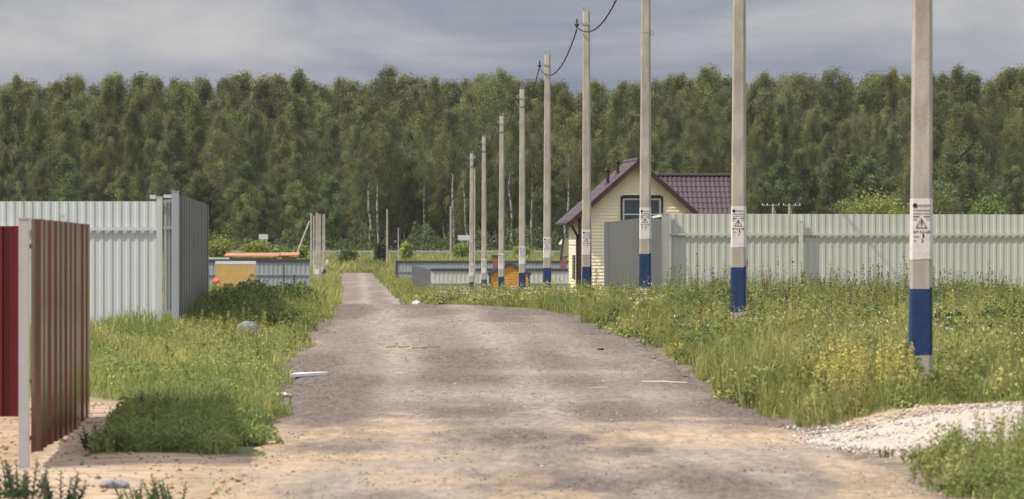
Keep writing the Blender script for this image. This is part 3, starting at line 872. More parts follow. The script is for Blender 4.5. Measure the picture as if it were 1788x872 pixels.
# roof slopes of pressed metal tile
def tile_roof(mb, O, xa, ya, na, Lx, Ly, step=.35, wave=.18, amp=.022):
    """O ridge corner, xa along the ridge, ya down the slope, na outwards"""
    nx = max(2, int(Lx / .045)); rows = max(1, int(math.ceil(Ly / step)))
    ys_ = []
    for r_ in range(rows):
        y0 = r_ * step; y1 = min(Ly, y0 + step)
        ys_ += [(y0 + .002, .0), (y0 + (y1 - y0) * .5, .006), (y1, .022)]
    vs = []; fs = []
    for yy, hh in ys_:
        for k_ in range(nx + 1):
            x_ = Lx * k_ / nx
            vs.append(O + xa * x_ + ya * yy + na * (hh + amp * math.sin(2 * math.pi * x_ / wave)))
    w_ = nx + 1
    for j in range(len(ys_) - 1):
        for k_ in range(nx):
            fs.append((j * w_ + k_, j * w_ + k_ + 1, (j + 1) * w_ + k_ + 1, (j + 1) * w_ + k_))
    mb.add(vs, fs)
lift = .16
an = math.radians(41.5)
for sg in (-1, 1):
    down = ex * sg * math.cos(an) - ez * math.sin(an); nrm_ = ex * sg * math.sin(an) + ez * math.cos(an)
    Ls = (hw + OH) / math.cos(an)
    mb = MB(); tile_roof(mb, Hp(0, -.45, zap + lift), ey, down, nrm_, DP + .8, Ls)
    O = Hp(0, -.45, zap + lift) - nrm_ * .03
    mb.poly_extrude([O, O + down * Ls, O + down * Ls + ey * (DP + .8), O + ey * (DP + .8)], -nrm_ * .06)
    rf = mb.build("roof", M['tile'], house)
    mb = MB(); b0 = Hp(0, -.47, zap + lift + .035); 
    mb.poly_extrude([b0, b0 + down * (Ls + .02), b0 + down * (Ls + .02) - ez * .26, b0 - ez * .26], -ey * .03)
    mb.build("bargeboard", M['brown_trim'], house)
    mb = MB(); c0_ = Hp(0, -.44, zap + lift - .10) + down * (Ls - .02)
    mb.poly_extrude([Hp(0, -.44, zap + lift - .1), c0_, c0_ + ey * .42, Hp(0, -.02, zap + lift - .1)], -ez * .02)
    mb.build("soffit", M['brown_trim'], house)
    mb = MB(); e0 = Hp(0, -.42, zap + lift - .03) + down * (Ls + .03); mb.tube([e0, e0 + ey * (DP + .7)], .07, 8); mb.build("gutter", M['brown_trim'], house)
mb = MB(); mb.tube([Hp(0, -.5, zap + lift + .03), Hp(0, DP + .4, zap + lift + .03)], .085, 8); mb.build("ridge_cap", M['tile'], house)
# corner trim, downspout, side window
mb = MB(); mb.box(Hp(-hw - .02, -.02, zev / 2), (.12, .05, zev), (ex, ey, ez)); mb.build("corner_trim", M['brown_trim'], house)
mb = MB(); mb.box(Hp(hw + .02, -.02, zev / 2), (.12, .05, zev), (ex, ey, ez)); mb.build("corner_trim", M['brown_trim'], house)
mb = MB(); gz = zev - .28
mb.tube([Hp(-hw - OH + .1, -.3, zev - .18), Hp(-hw - OH + .12, -.3, zev - .42), Hp(-hw - .12, .05, zev - .85), Hp(-hw - .12, .1, zev - 1.1), Hp(-hw - .12, .1, .1)], .055, 8); mb.build("downspout", M['brown_trim'], house)
mb = MB(); mb.box(Hp(-hw - .035, 3.2, 1.45), (.05, 1.2, 1.0), (ex, ey, ez)); wf = mb.build("window", M['brown_trim'], house)
mb = MB(); mb.box(Hp(-hw - .062, 3.2, 1.45), (.012, 1.0, .8), (ex, ey, ez)); mb.build("pane", M['glass'], wf)
# attic window: dark surround, two white sashes, panes
x0, x1, z0, z1 = win
wmb = MB(); bw = .085
for (a, b, c, d_) in ((x0 - bw, x1 + bw, z1 - .0, z1 + bw), (x0 - bw, x1 + bw, z0 - bw, z0), (x0 - bw, x0, z0, z1), (x1, x1 + bw, z0, z1)):
    wmb.box(Hp((a + b) / 2, -.035, (c + d_) / 2), (b - a, .07, d_ - c), (ex, ey, ez))
wn = wmb.build("window", M['brown_trim'], house)
mb = MB(); xm = (x0 + x1) / 2
for (a, b) in ((x0, xm - .005), (xm + .005, x1)):
    fw = .07
    for (p0, p1, q0, q1) in ((a, b, z1 - fw, z1), (a, b, z0, z0 + fw), (a, a + fw, z0 + fw, z1 - fw), (b - fw, b, z0 + fw, z1 - fw), (a + fw, b - fw, z0 + .52, z0 + .56)):
        mb.box(Hp((p0 + p1) / 2, .02, (q0 + q1) / 2), (p1 - p0, .05, q1 - q0), (ex, ey, ez))
mb.build("frame", M['white_pvc'], wn)
mb = MB(); mb.box(Hp(xm, .045, (z0 + z1) / 2), (x1 - x0, .012, z1 - z0), (ex, ey, ez)); mb.build("pane", M['glass'], wn)
mb = MB(); mb.box(Hp(xm - .55, .5, (z0 + z1) / 2), (.35, .02, z1 - z0), (ex, ey, ez)); mb.build("curtain", M['whiteboard'], wn)
# flue pipes on the left slope
for px_, ytop_, dy in ((1062, 294, 1.7), (1080, 279, 2.3)):
    xx = P(px_, 0, dH)[0] - HB[0] + dy * math.sin(th); zr = zap + lift - abs(xx) * sl
    zt_ = P(0, ytop_, dH)[2] - HB[2]
    mb = MB(); mb.tube([Hp(xx, dy, zr - .15), Hp(xx, dy, zt_ - .08)], .075, 10); mb.tube([Hp(xx, dy, zt_ - .12), Hp(xx, dy, zt_ - .06), Hp(xx, dy, zt_)], [.085, .12, .1], 10)
    mb.tube([Hp(xx, dy, zr - .1), Hp(xx, dy, zr + .12)], [.16, .09], 10)
    mb.build("flue_pipe", M['brown_trim'], house)
# cross wing with its tiled slope facing the road end
zrid = P(0, 306, dH)[2] - HB[2]; wx0, wx1 = .75, P(1285, 0, dH)[0] - HB[0]
run = 2.75; dn = -ey * math.cos(an) - ez * math.sin(an); nr = -ey * math.sin(an) + ez * math.cos(an)
mb = MB(); tile_roof(mb, Hp(wx0, run - .1, zrid), ex, dn, nr, wx1 - wx0, run / math.cos(an), .35, .2, .024)
O = Hp(wx0, run - .1, zrid) - nr * .03; Lr = run / math.cos(an)
mb.poly_extrude([O, O + ex * (wx1 - wx0), O + ex * (wx1 - wx0) + dn * Lr, O + dn * Lr], -nr * .06)
bk = ey * math.cos(an) - ez * math.sin(an); nb_ = ey * math.sin(an) + ez * math.cos(an)
tile_roof(mb, Hp(wx0, run - .1, zrid), ex, bk, nb_, wx1 - wx0, Lr, .35, .2, .024)
mb.build("wing_roof", M['tile'], house)
mb = MB(); mb.tube([Hp(wx0, run - .1, zrid + .02), Hp(wx1, run - .1, zrid + .02)], .085, 8)
rb = Hp(wx1 + .015, run - .1, zrid + .03); mb.poly_extrude([rb, rb + dn * Lr, rb + dn * Lr - ez * .2, rb - ez * .2], ex * .03); mb.build("wing_ridge", M['brown_trim'], house)
zwe = zrid - (run - .4) * math.tan(an)
mb = MB(); z = 0
while z < zwe:
    mb.add([Hp(hw, .28, z), Hp(wx1 - .3, .28, z), Hp(wx1 - .3, .3, z + lap), Hp(hw, .3, z + lap)], [(0, 1, 2, 3)]); z += lap
mb.add([Hp(wx1 - .3, .3, 0), Hp(wx1 - .3, 2 * run - .5, 0), Hp(wx1 - .3, 2 * run - .5, zwe), Hp(wx1 - .3, run - .1, zrid - .12), Hp(wx1 - .3, .3, zwe)], [(0, 1, 2, 3, 4)])
mb.build("wing_wall", M['siding'], house)

# ------------------------------------------------------------------ power poles
def text_mesh(txt, size):
    cu = bpy.data.curves.new("lettering", 'FONT'); cu.body = txt; cu.size = size; cu.resolution_u = 2; cu.offset = size * .018
    o = bpy.data.objects.new("lettering", cu); COL.objects.link(o)
    dg = bpy.context.evaluated_depsgraph_get()
    me = bpy.data.meshes.new_from_object(o.evaluated_get(dg))
    vs = np.array([tuple(v.co) for v in me.vertices]) if len(me.vertices) else np.zeros((0, 3))
    fs = [tuple(p.vertices) for p in me.polygons]
    bpy.data.objects.remove(o); bpy.data.curves.remove(cu); bpy.data.meshes.remove(me)
    return vs, fs
TXT = {}
def put_text(mb, txt, x0, x1, z, hgt, yf, fit=True):
    """text in the sheet of the pole front, left edge x0, squeezed to x1, baseline z"""
    if txt not in TXT: TXT[txt] = text_mesh(txt, 1.0)
    vs, fs = TXT[txt]
    if len(vs) == 0: return
    w_ = vs[:, 0].max() - vs[:, 0].min(); h_ = vs[:, 1].max() - min(0, vs[:, 1].min())
    sx = (x1 - x0) / w_ if fit else hgt / h_
    mb.add([(x0 + (v[0] - vs[:, 0].min()) * sx, yf(z + v[1] * hgt / h_), z + v[1] * hgt / h_) for v in vs], fs)

PH = 7.58
def pole_half(z):
    return .122 - .036 * z / PH          # half width at height z
def pole_ring(z, grow=0.0):
    h = pole_half(z) + grow
    c_ = .018
    # front a little narrower than the back: cast in a tapered mould, chamfered corners
    return [(-h + .012 + c_, -h, z), (h - .012 - c_, -h, z), (h - .008, -h + c_, z), (h + .004, h - c_, z), (h - c_, h, z), (-h + c_, h, z), (-h - .004, h - c_, z), (-h + .008, -h + c_, z)]
def pole_sleeve(mb, z0, z1, grow, n=2, jag=0.0, seed=0, closed=True):
    rr = random.Random(seed); rings = []
    for k in range(n + 1):
        z = z0 + (z1 - z0) * k / n
        rings.append([(x, y, zz + (rr.uniform(-jag, jag) if k in (0, n) else 0)) for x, y, zz in pole_ring(z, grow)])
    vs = [p for r_ in rings for p in r_]; fs = []
    m_ = 8
    for k in range(n):
        for j in range(m_):
            a = k * m_ + j; b = k * m_ + (j + 1) % m_
            fs.append((a, b, b + m_, a + m_))
    fs.append(tuple(range(m_))[::-1]); fs.append(tuple(n * m_ + j for j in range(m_)))
    mb.add(vs, fs)
def front_y(z, grow):
    return -(pole_half(z) + grow)

D_POLE = [1 + .4775 * k for k in range(9)]
X_POLE = [1607, 1288.5, 1126, 1024.5, 955, 911.5, 875, 845, 823]
LAB = ["thickest concrete power pole, nearest, in tall weeds, its sign and blue band largest",
       "concrete power pole with blue base between the nearest pole and the house's wine roof",
       "concrete power pole with blue base standing before the attic window and grey fence",
       "concrete power pole with blue base hiding the cream house's eave, its top against the sky",
       "concrete power pole with blue base beside the cream house, topping out at the treetops",
       "concrete power pole whose blue base covers the orange shed's right edge",
       "concrete power pole rising in front of the orange shed's left half",
       "slim concrete power pole just left of the orange shed, blue foot half hidden in grass",
       "most distant pole of the blue-based row, with a dark bracket and thin pipe beside it"]
LAB[5] = "concrete power pole whose blue base stands before the orange shed's eastern wall edge"
proto = None
hooks = []
for k in range(9):
    d_ = D_POLE[k]; Xp = P(X_POLE[k], 0, d_)[0]; Yp = d_ * DU
    zb_ = itp(RIGHT_P, d_) + CZ
    pole = thing("power_pole", (0, 0, 0), LAB[k], "power pole", "concrete poles along the road")
    if proto is None:
        mb = MB(); pole_sleeve(mb, -.6, PH, 0, 10); shaft = mb.build("shaft", M['concrete'], pole)
        rebars = []
        for sx in (-1, 1):
            for sy in (-1, 1):
                mb = MB(); mb.tube([(sx * .062, sy * .055, PH - .05), (sx * .064, sy * .055, PH + random.uniform(.06, .14))], .011, 6)
                rebars.append(mb.build("rebar_stub", M['steel'], pole))
        mb = MB(); pole_sleeve(mb, .36, 1.06, .003, 1, .018, 3); band = mb.build("blue_band", M['blue'], pole)
        mb = MB(); pole_sleeve(mb, 1.36, 2.0, .003, 1, .008, 8); wband = mb.build("white_band", M['whitewash'], pole)
        # hook bracket with insulator and clamp near the top
        mb = MB(); zz = PH - .32
        hh = pole_half(zz)
        mb.box((0, -hh - .006, zz), (.19, .012, .05)); mb.box((-hh - .004, 0, zz), (.012, .19, .05)); mb.box((hh + .004, 0, zz), (.012, .19, .05)); mb.box((0, hh + .008, zz), (.19, .012, .05))
        mb.tube([(-hh, -.02, zz + .02), (-hh - .07, -.02, zz + .06), (-hh - .14, -.02, zz + .05), (-hh - .15, -.02, zz - .02)], .012, 6)
        mb.tube([(-hh, -.02, zz + .1), (-hh - .15, -.02, zz + .12)], .010, 6)
        br = mb.build("bracket", M['steel'], pole)
        mb = MB(); mb.tube([(-hh - .15, -.02, zz + .13), (-hh - .15, -.02, zz + .02), (-hh - .15, -.02, zz), (-hh - .15, -.02, zz - .03), (-hh - .15, -.02, zz - .05), (-hh - .15, -.02, zz - .09)], [.02, .022, .062, .066, .03, .035], 10)
        ins = mb.build("insulator", M['insul'], pole)
        mb = MB()
        zz = 5.6; hh = pole_half(zz); ring = [(hh + .035 + .035 * math.cos(a), -.03, zz + .045 * math.sin(a)) for a in np.linspace(0, 2 * math.pi, 15)]
        mb.tube(ring, .006, 5, cap=False); pole_sleeve(mb, zz - .004, zz + .004, .004, 1); wr = mb.build("wire_loop", M['steel'], pole)
        proto = (shaft, *rebars, band, wband, br, ins, wr)
    else:
        for ch in proto:
            if ch is proto[-1] and k not in (1, 2): continue
            c = ch.copy(); COL.objects.link(c); c.parent = pole
    pole.location = (Xp, Yp, zb_)
    yaw = math.radians(-4.0 if k < 4 else -3.5) + random.uniform(-.01, .01)
    pole.rotation_euler = (random.uniform(-.003, .003), (0.0055, 0.004, 0.003, -.002, .002, .001, .004, 0, .003)[k], yaw)
    # stencilled notice
    mb = MB(); yf = lambda z: front_y(z, .0062)
    L_ = -.088; R_ = .094
    cxx, czz, rr = -.066, 1.925, .026
    nseg = 20
    mb.add([(cxx + rr * math.cos(2 * math.pi * j / nseg), yf(czz), czz + rr * math.sin(2 * math.pi * j / nseg)) for j in range(nseg)], [tuple(range(nseg))])
    put_text(mb, "РОССЕТИ", -.03, R_, 1.912, .026, yf)
    put_text(mb, "ОХРАННАЯ ЗОНА ВЛ", L_, R_, 1.866, .019, yf)
    put_text(mb, "ЗАПРЕЩЕНО БЕЗ РАЗР", L_, R_, 1.832, .019, yf)
    for xa, xb in ((L_, -.02), (.025, R_)):
        mb.add([(xa, yf(1.808), 1.804), (xb, yf(1.808), 1.804), (xb, yf(1.812), 1.814), (xa, yf(1.812), 1.814)], [(0, 1, 2, 3)])
    put_text(mb, "2 м", L_ + .002, -.048, 1.768, .02, yf); put_text(mb, "2 м", .052, R_, 1.768, .02, yf)
    tx, tz0, tz1, hw_ = .003, 1.688, 1.798, .062
    def tri(sc):
        c_ = tz0 + (tz1 - tz0) * .36
        return [(tx - hw_ * sc, c_ + (tz0 - c_) * sc), (tx + hw_ * sc, c_ + (tz0 - c_) * sc), (tx, c_ + (tz1 - c_) * sc)]
    o_ = tri(1.0); i_ = tri(.80)
    vs = [(a, yf(b), b) for a, b in o_ + i_]
    mb.add(vs, [(0, 1, 4, 3), (1, 2, 5, 4), (2, 0, 3, 5)])
    bolt = [(tx + .004, 1.772), (tx - .014, 1.735), (tx - .002, 1.737), (tx - .008, 1.700), (tx + .014, 1.744), (tx + .003, 1.742), (tx + .012, 1.768)]
    mb.add([(a, yf(b), b) for a, b in bolt], [tuple(range(len(bolt)))])
    put_text(mb, "ВЛ 0,4 кВ", L_ + .004, R_, 1.637, .03, yf)
    put_text(mb, "фид.", L_ + .006, -.02, 1.592, .022, yf); put_text(mb, "1", .014, .03, 1.588, .042, yf)
    put_text(mb, "оп.", L_ + .012, -.045, 1.546, .018, yf); put_text(mb, str(3 + k), .0, .022, 1.537, .04, yf)
    me_loc = root_of(pole).location.copy(); pole.location = (0, 0, 0)
    mb.build("stencil_notice", M['black_ink'], pole); pole.location = me_loc
    zz = PH - .32 - .09
    hooks.append(np.array((Xp - pole_half(zz) - .15, Yp - .02, zb_ + zz)))
# bundled overhead cable hanging from hook to hook
mb = MB(); pts = []
h0 = hooks[0] + np.array((.0, -30, 0.2)); chain = [h0] + hooks
for a, b in zip(chain[:-1], chain[1:]):
    for j in range(16):
        t = j / 16; p = a + (b - a) * t; p = p - np.array((0, 0, 4 * .62 * t * (1 - t))); pts.append(p)
pts.append(chain[-1])
mb.tube(pts, .017, 6)
# the second strand of the bundle, twisted round the first
pts2 = []
for a, b in zip(pts[:-1], pts[1:]):
    for j in range(4):
        t = j / 4; p = np.array(a) + (np.array(b) - np.array(a)) * t; ph = len(pts2) * 1.3
        pts2.append(p + np.array((math.cos(ph), 0, math.sin(ph))) * .016)
mb.tube(pts2, .009, 4)
tag(mb.build("overhead_cable", M['cable'], smooth_=True), "thick black twisted cable sagging from pole to pole along the row", "cable")

# thin pipe with dark junction beside the most distant pole
p9 = P(829, 500, 4.84); zb9 = float(zt(p9[0], p9[1]))
pp = thing("riser_pipe", (p9[0], p9[1], zb9), "thin pale riser pipe with dark fittings close beside the most distant blue-based pole", "pipe")
mb = MB(); mb.tube([(p9[0], p9[1], zb9 - .2), (p9[0], p9[1], P(0, 272, 4.84)[2])], .035, 8); mb.build("pipe", M['concrete'], pp)
mb = MB()
for yy, s_ in ((280, .16), (287, .2)):
    c = P(828, yy, 4.84); mb.box(c, (s_ * 1.3, .12, s_)); 
mb.tube([P(824, 290, 4.84), P(827, 294, 4.84), P(830, 287, 4.84)], .05, 6)
mb.build("fitting", M['insul'], pp)
mb = MB(); c = P(826, 483, 4.83); mb.box(c, (.2, .1, .3)); mb.box(P(829, 493, 4.83), (.2, .1, .06)); mb.build("meter_box", M['post_grey'], pp)

# far poles at the end of the road
def plain_pole(px, ytop, ybase, d_, wpx, label, name="utility_pole", m='concrete', extra=None, group=None):
    a = P(px, ytop, d_); gz = min(float(zt(a[0], a[1])), P(px, ybase, d_)[2])
    o = thing(name, (a[0], a[1], gz), label, "utility pole", group)
    wd = wpx * d_ * DU / F
    mb = MB()
    h_ = a[2] - gz
    n_ = 6
    vs = []; fs = []
    for k_ in range(n_ + 1):
        z_ = gz - .3 + (h_ + .3) * k_ / n_; r_ = wd / 2 * (1.08 - .16 * k_ / n_)
        c_ = r_ * .25
        vs += [(a[0] + x_, a[1] + y_, z_) for x_, y_ in ((-r_ + c_, -r_), (r_ - c_, -r_), (r_, -r_ + c_), (r_, r_ - c_), (r_ - c_, r_), (-r_ + c_, r_), (-r_, r_ - c_), (-r_, -r_ + c_))]
    for k_ in range(n_):
        for j in range(8):
            q0 = k_ * 8 + j; q1 = k_ * 8 + (j + 1) % 8
            fs.append((q0, q1, q1 + 8, q0 + 8))
    fs += [tuple(range(8))[::-1], tuple(n_ * 8 + j for j in range(8))]
    mb.add(vs, fs); mb.build("shaft", M[m], o)
    return o
G2 = "poles at the far end of the road"
o = plain_pole(553.5, 372, 490, 6.6, 5, "stout far pole with white meter box and blue foot, left of the far road", group=G2)
mb = MB(); mb.box(P(553.5, 361, 6.6), (.12, .12, .9)); mb.build("mast", M['post_dark'], o)
mb = MB(); c = P(553, 473, 6.55); mb.box(c, (.3, .16, .5)); mb.box(c + (0, -.01, .27), (.36, .22, .05)); mb.build("meter_box", M['whiteboard'], o)
mb = MB(); mb.box(P(550, 356, 6.6), (.16, .1, .12)); mb.box(P(549, 363, 6.6), (.14, .1, .1)); mb.build("insulator", M['insul'], o)
o = plain_pole(558.5, 374, 488, 6.7, 4.6, "far concrete pole leaning against the stout pole with the white meter box", group=G2)
o = plain_pole(565.5, 374, 488, 7.2, 4.8, "far concrete pole nearest the road edge, blue foot in the bushes", group=G2)
mb = MB(); mb.box(P(565.5, 477, 7.19), (.3, .26, .5)); mb.build("blue_band", M['blue'], o)
mb = MB(); mb.box(P(571, 457, 7.19), (.18, .14, .3)); mb.build("meter_box", M['whiteboard'], o)
mb = MB(); mb.box(P(561.5, 470, 7.15), (.16, .14, .45)); mb.build("notice", M['whitewash'], o)
o = plain_pole(543.5, 372, 480, 8.0, 3.6, "far pole with a slanting strut on its left", group=G2)
mb = MB(); mb.tube([P(541, 386, 8.0), P(513, 458, 8.0)], .085, 8); mb.build("strut", M['concrete'], o)
mb = MB(); mb.box(P(540, 374, 8.0), (.4, .06, .06)); mb.build("crossarm", M['steel'], o)
o = plain_pole(548, 376, 488, 6.9, 1.4, "thin pale metal pole squeezed between the strutted pole and the stout pole", m='whitewash', group=G2)
plain_pole(676, 365, 462, 8.6, 3.0, "lone pale pole in the grass beyond the road end", group=G2)
plain_pole(695.5, 398, 456, 8.8, 1.8, "thin short pole right of the lone pale pole", m='post_grey', group=G2)
plain_pole(787, 360, 452, 8.7, 3.2, "pale pole at the field edge, left of the most distant blue-based pole", group=G2)
# pole tops with crossarms behind the right fence
for px_, lab in ((1350, "T-shaped power pole top with white insulators over the pale fence, nearer the house"), (1378.5, "T-shaped power pole top with a slanting brace over the pale fence, farther from the house")):
    d_ = 8.2; a = P(px_, 356, d_)
    gz = float(zt(a[0], a[1]))
    o = thing("crossarm_pole", (a[0], a[1], gz), lab, "utility pole", "pole tops over the right fence")
    mb = MB(); mb.tube([(a[0], a[1], gz), tuple(a)], [.13, .09], 8); mb.tube([P(px_ + 4, 373, d_), P(px_ + 1, 362, d_)], .05, 6); mb.build("shaft", M['concrete'], o)
    mb = MB(); c = P(px_, 359, d_); mb.bar(c - (.95, 0, 0), c + (.95, 0, 0), .06, .06); mb.build("crossarm", M['steel'], o)
    for dx in (-.9, -.5, .5, .9):
        mb = MB(); mb.tube([c + (dx, 0, .02), c + (dx, 0, .18)], [.045, .03], 6); mb.build("insulator", M['whiteboard'], o)

# guardrail of the highway at the foot of the forest
gr = thing("guardrail", P(560, 452, 10.0), "long pale steel guardrail at the foot of the forest", "guardrail")
mb = MB(); ya = P(0, 441, 10.0)[2]
sheetp = [(0, -.15), (-.08, -.09), (0, 0), (-.08, .09), (0, .15)]
xl = P(300, 0, 10)[0]; xr = P(1100, 0, 10)[0]
vs = []
for xx in np.linspace(xl, xr, 12):
    vs += [(xx, 630 + yy, ya + zz) for yy, zz in sheetp]
fs = [(k_ * 5 + j, k_ * 5 + 5 + j, k_ * 5 + 6 + j, k_ * 5 + 1 + j) for k_ in range(11) for j in range(4)]
mb.add(vs, fs); mb.build("beam", M['far_metal'], gr)
for xx in np.arange(xl, xr, 4.0):
    mb = MB(); mb.box((xx, 630.12, ya - .45), (.12, .1, 1.1)); mb.build("post", M['steel'], gr)

# road signs seen from behind, near the guardrail
for px_, y0_, y1_, w_, lab in ((460, 410, 418, 1.0, "small grey road sign over the bright bushes on the left"), (810, 412, 419, 1.3, "small grey road sign left of the most distant blue-based pole")):
    d_ = 9.4; c = P(px_, (y0_ + y1_) / 2, d_); gz = float(zt(c[0], c[1]))
    o = thing("road_sign", (c[0], c[1], gz), lab, "road sign")
    mb = MB(); mb.box(c, (w_ * .9, .03, .5)); mb.build("plate", M['pale_metal'], o)
    mb = MB(); mb.tube([(c[0] + w_ * .3, c[1] + .05, gz), (c[0] + w_ * .3, c[1] + .05, c[2] + .2)], .05, 8); mb.build("post", M['steel'], o)

# ------------------------------------------------------------------ rocks and litter
def rock(name, px, py, size, m, label, cat, seed, sq=(1, .8, .7)):
    p, d_ = ground_hit(px, py)
    rr = np.random.default_rng(seed)
    bm = bmesh.new(); bmesh.ops.create_icosphere(bm, subdivisions=3, radius=1)
    dirs = rr.normal(0, 1, (7, 3)); dirs /= np.linalg.norm(dirs, axis=1)[:, None]; cut = rr.uniform(.62, .9, 7)
    for v in bm.verts:
        c = np.array(v.co)
        for dd_, k_ in zip(dirs, cut):
            t = c @ dd_
            if t > k_: c = c - dd_ * (t - k_) * .85
        c = c * (1 + .05 * math.sin(c[0] * 9 + seed) * math.cos(c[1] * 8))
        v.co = (c[0] * size * sq[0], c[1] * size * sq[1], c[2] * size * sq[2])
    me = bpy.data.meshes.new(name); bm.to_mesh(me); bm.free(); me.materials.append(m)
    o = bpy.data.objects.new(name, me); COL.objects.link(o); o.location = (p[0], p[1], p[2] + size * sq[2] * .45)
    return tag(o, label, cat)
r1 = rock("boulder", 432, 597, .165, M['grey_rock'], "rounded grey boulder lying in the grass near the dark fence", "rock", 3, (1, .8, .85)); r1.location.z += .10
r2 = rock("stone", 728, 533, .10, M['white_stone'], "pale stone at the road edge beside the far verge", "stone", 5, (1.0, .8, .75))
p_ = P(727, 527, 1.905); r2.location = (p_[0], p_[1], float(zt(p_[0], p_[1])) + .02)
rock("stone", 200, 853, .13, M['grey_rock'], "flat grey stone half buried in the sand near the bottom left weeds", "stone", 8, (1, 1.6, .35))
rock("stone", 496, 692, .1, M['white_stone'], "flat pale stone at the road's left edge below the white board", "stone", 12, (1.1, 1.6, .3))
rock("stone", 1175, 478, .14, M['white_stone'], "small pale stone by the pale fence corner", "stone", 15, (1, 1, .8)) if False else None
p, d_ = ground_hit(541, 660)
mb = MB(); a = P(511, 655, d_); b = P(571, 655, d_)
mb.add([(a[0], p[1] - .5, p[2] + .015), (b[0] - .05, p[1] + .5, p[2] + .02), (b[0], p[1] + .62, p[2] + .045), (a[0] + .02, p[1] + .0, p[2] + .04),
        (a[0], p[1] - .5, p[2] + .05), (b[0] - .05, p[1] + .5, p[2] + .055), (b[0], p[1] + .62, p[2] + .06), (a[0] + .02, p[1] + .0, p[2] + .06)],
       [(0, 1, 2, 3), (7, 6, 5, 4), (0, 4, 5, 1), (1, 5, 6, 2), (2, 6, 7, 3), (3, 7, 4, 0)])
tag(mb.build("board", M['whitewood'], loc=p), "narrow white board lying on the asphalt at the road's left edge", "board")
for (xa, ya_, xb, yb_, lab, m_) in ((1025, 681, 1062, 680, "short dry stick on the asphalt, farther from the grass", 'wood'), (1120, 669, 1200, 671, "long pale dry stick on the asphalt near the right grass edge", 'wood')):
    pa, _ = ground_hit(xa, ya_); pb, _ = ground_hit(xb, yb_)
    mb = MB(); mid = (pa + pb) / 2 + (0, 0, .0); mb.tube([pa + (0, 0, .015), mid + (0, .1, .018), pb + (0, 0, .015)], [.008, .010, .005], 6)
    tag(mb.build("stick", M[m_], loc=pa), lab, "stick")
pa, _ = ground_hit(690, 611)
for k_ in range(9):
    mb = MB(); q_ = pa + np.array((random.uniform(-.15, .5), random.uniform(-.5, .5), .03)); an_ = random.uniform(-.5, .5)
    mb.bar(q_, q_ + np.array((math.cos(an_) * random.uniform(.08, .2), math.sin(an_) * .1, random.uniform(0, .03))), .03, .02)
    tag(mb.build("bark_scrap", M['tan'], loc=q_), "tan bark scrap on a sandy spot in the middle of the road", "bark scrap", "bark scraps strewn on the road")
p_ = P(378, 493, 2.3); gz = float(zt(p_[0], p_[1]))
bm = bmesh.new(); bmesh.ops.create_icosphere(bm, subdivisions=3, radius=.07)
for v in bm.verts:
    c = v.co; k_ = 1 + .22 * math.sin(c.x * 60) * math.cos(c.z * 50) + .12 * math.sin(c.y * 75); v.co = (c.x * k_ * 1.15, c.y * k_, c.z * k_ * .95)
me = bpy.data.meshes.new("plastic_bag"); bm.to_mesh(me); bm.free(); me.materials.append(M['orange_bag'])
o = bpy.data.objects.new("plastic_bag", me); COL.objects.link(o); o.location = tuple(P(378, 491, 2.3))
tag(o, "crumpled orange-red bag caught on the weeds beyond the dark fence", "bag")
p_, _ = ground_hit(1049, 613)
bm = bmesh.new(); bmesh.ops.create_icosphere(bm, subdivisions=2, radius=.03)
for v in bm.verts: v.co.z *= .6; v.co.x *= 1.6 + math.sin(v.co.y * 90) * .3
me = bpy.data.meshes.new("litter_scrap"); bm.to_mesh(me); bm.free(); me.materials.append(M['blue'])
o = bpy.data.objects.new("litter_scrap", me); COL.objects.link(o); o.location = (p_[0], p_[1], p_[2] + .025)
tag(o, "small blue scrap of litter on the asphalt right of centre", "litter")

# ------------------------------------------------------------------ foliage builders
def leaf_quads(pos, size, nrm=None, aspect=.62, droop=0.0, rng=RNG):
    """one rhombic leaf (spray of leaves) at every point"""
    n = len(pos)
    a = rng.normal(0, 1, (n, 3)); a[:, 2] = a[:, 2] * .7 - droop
    a /= np.linalg.norm(a, axis=1)[:, None]
    b = rng.normal(0, 1, (n, 3)); b -= a * np.sum(a * b, 1)[:, None]; b /= np.linalg.norm(b, axis=1)[:, None] + 1e-9
    s = size[:, None]
    k = rng.uniform(.3, .6, (n, 1))
    v0 = pos - a * s * .5; v2 = pos + a * s * .5
    m_ = pos + a * s * (k - .5)
    v1 = m_ + b * s * aspect * .5; v3 = m_ - b * s * aspect * .5
    V = np.stack([v0, v1, v2, v3], 1).reshape(-1, 3)
    return V, np.arange(4 * n), np.full(n, 4)

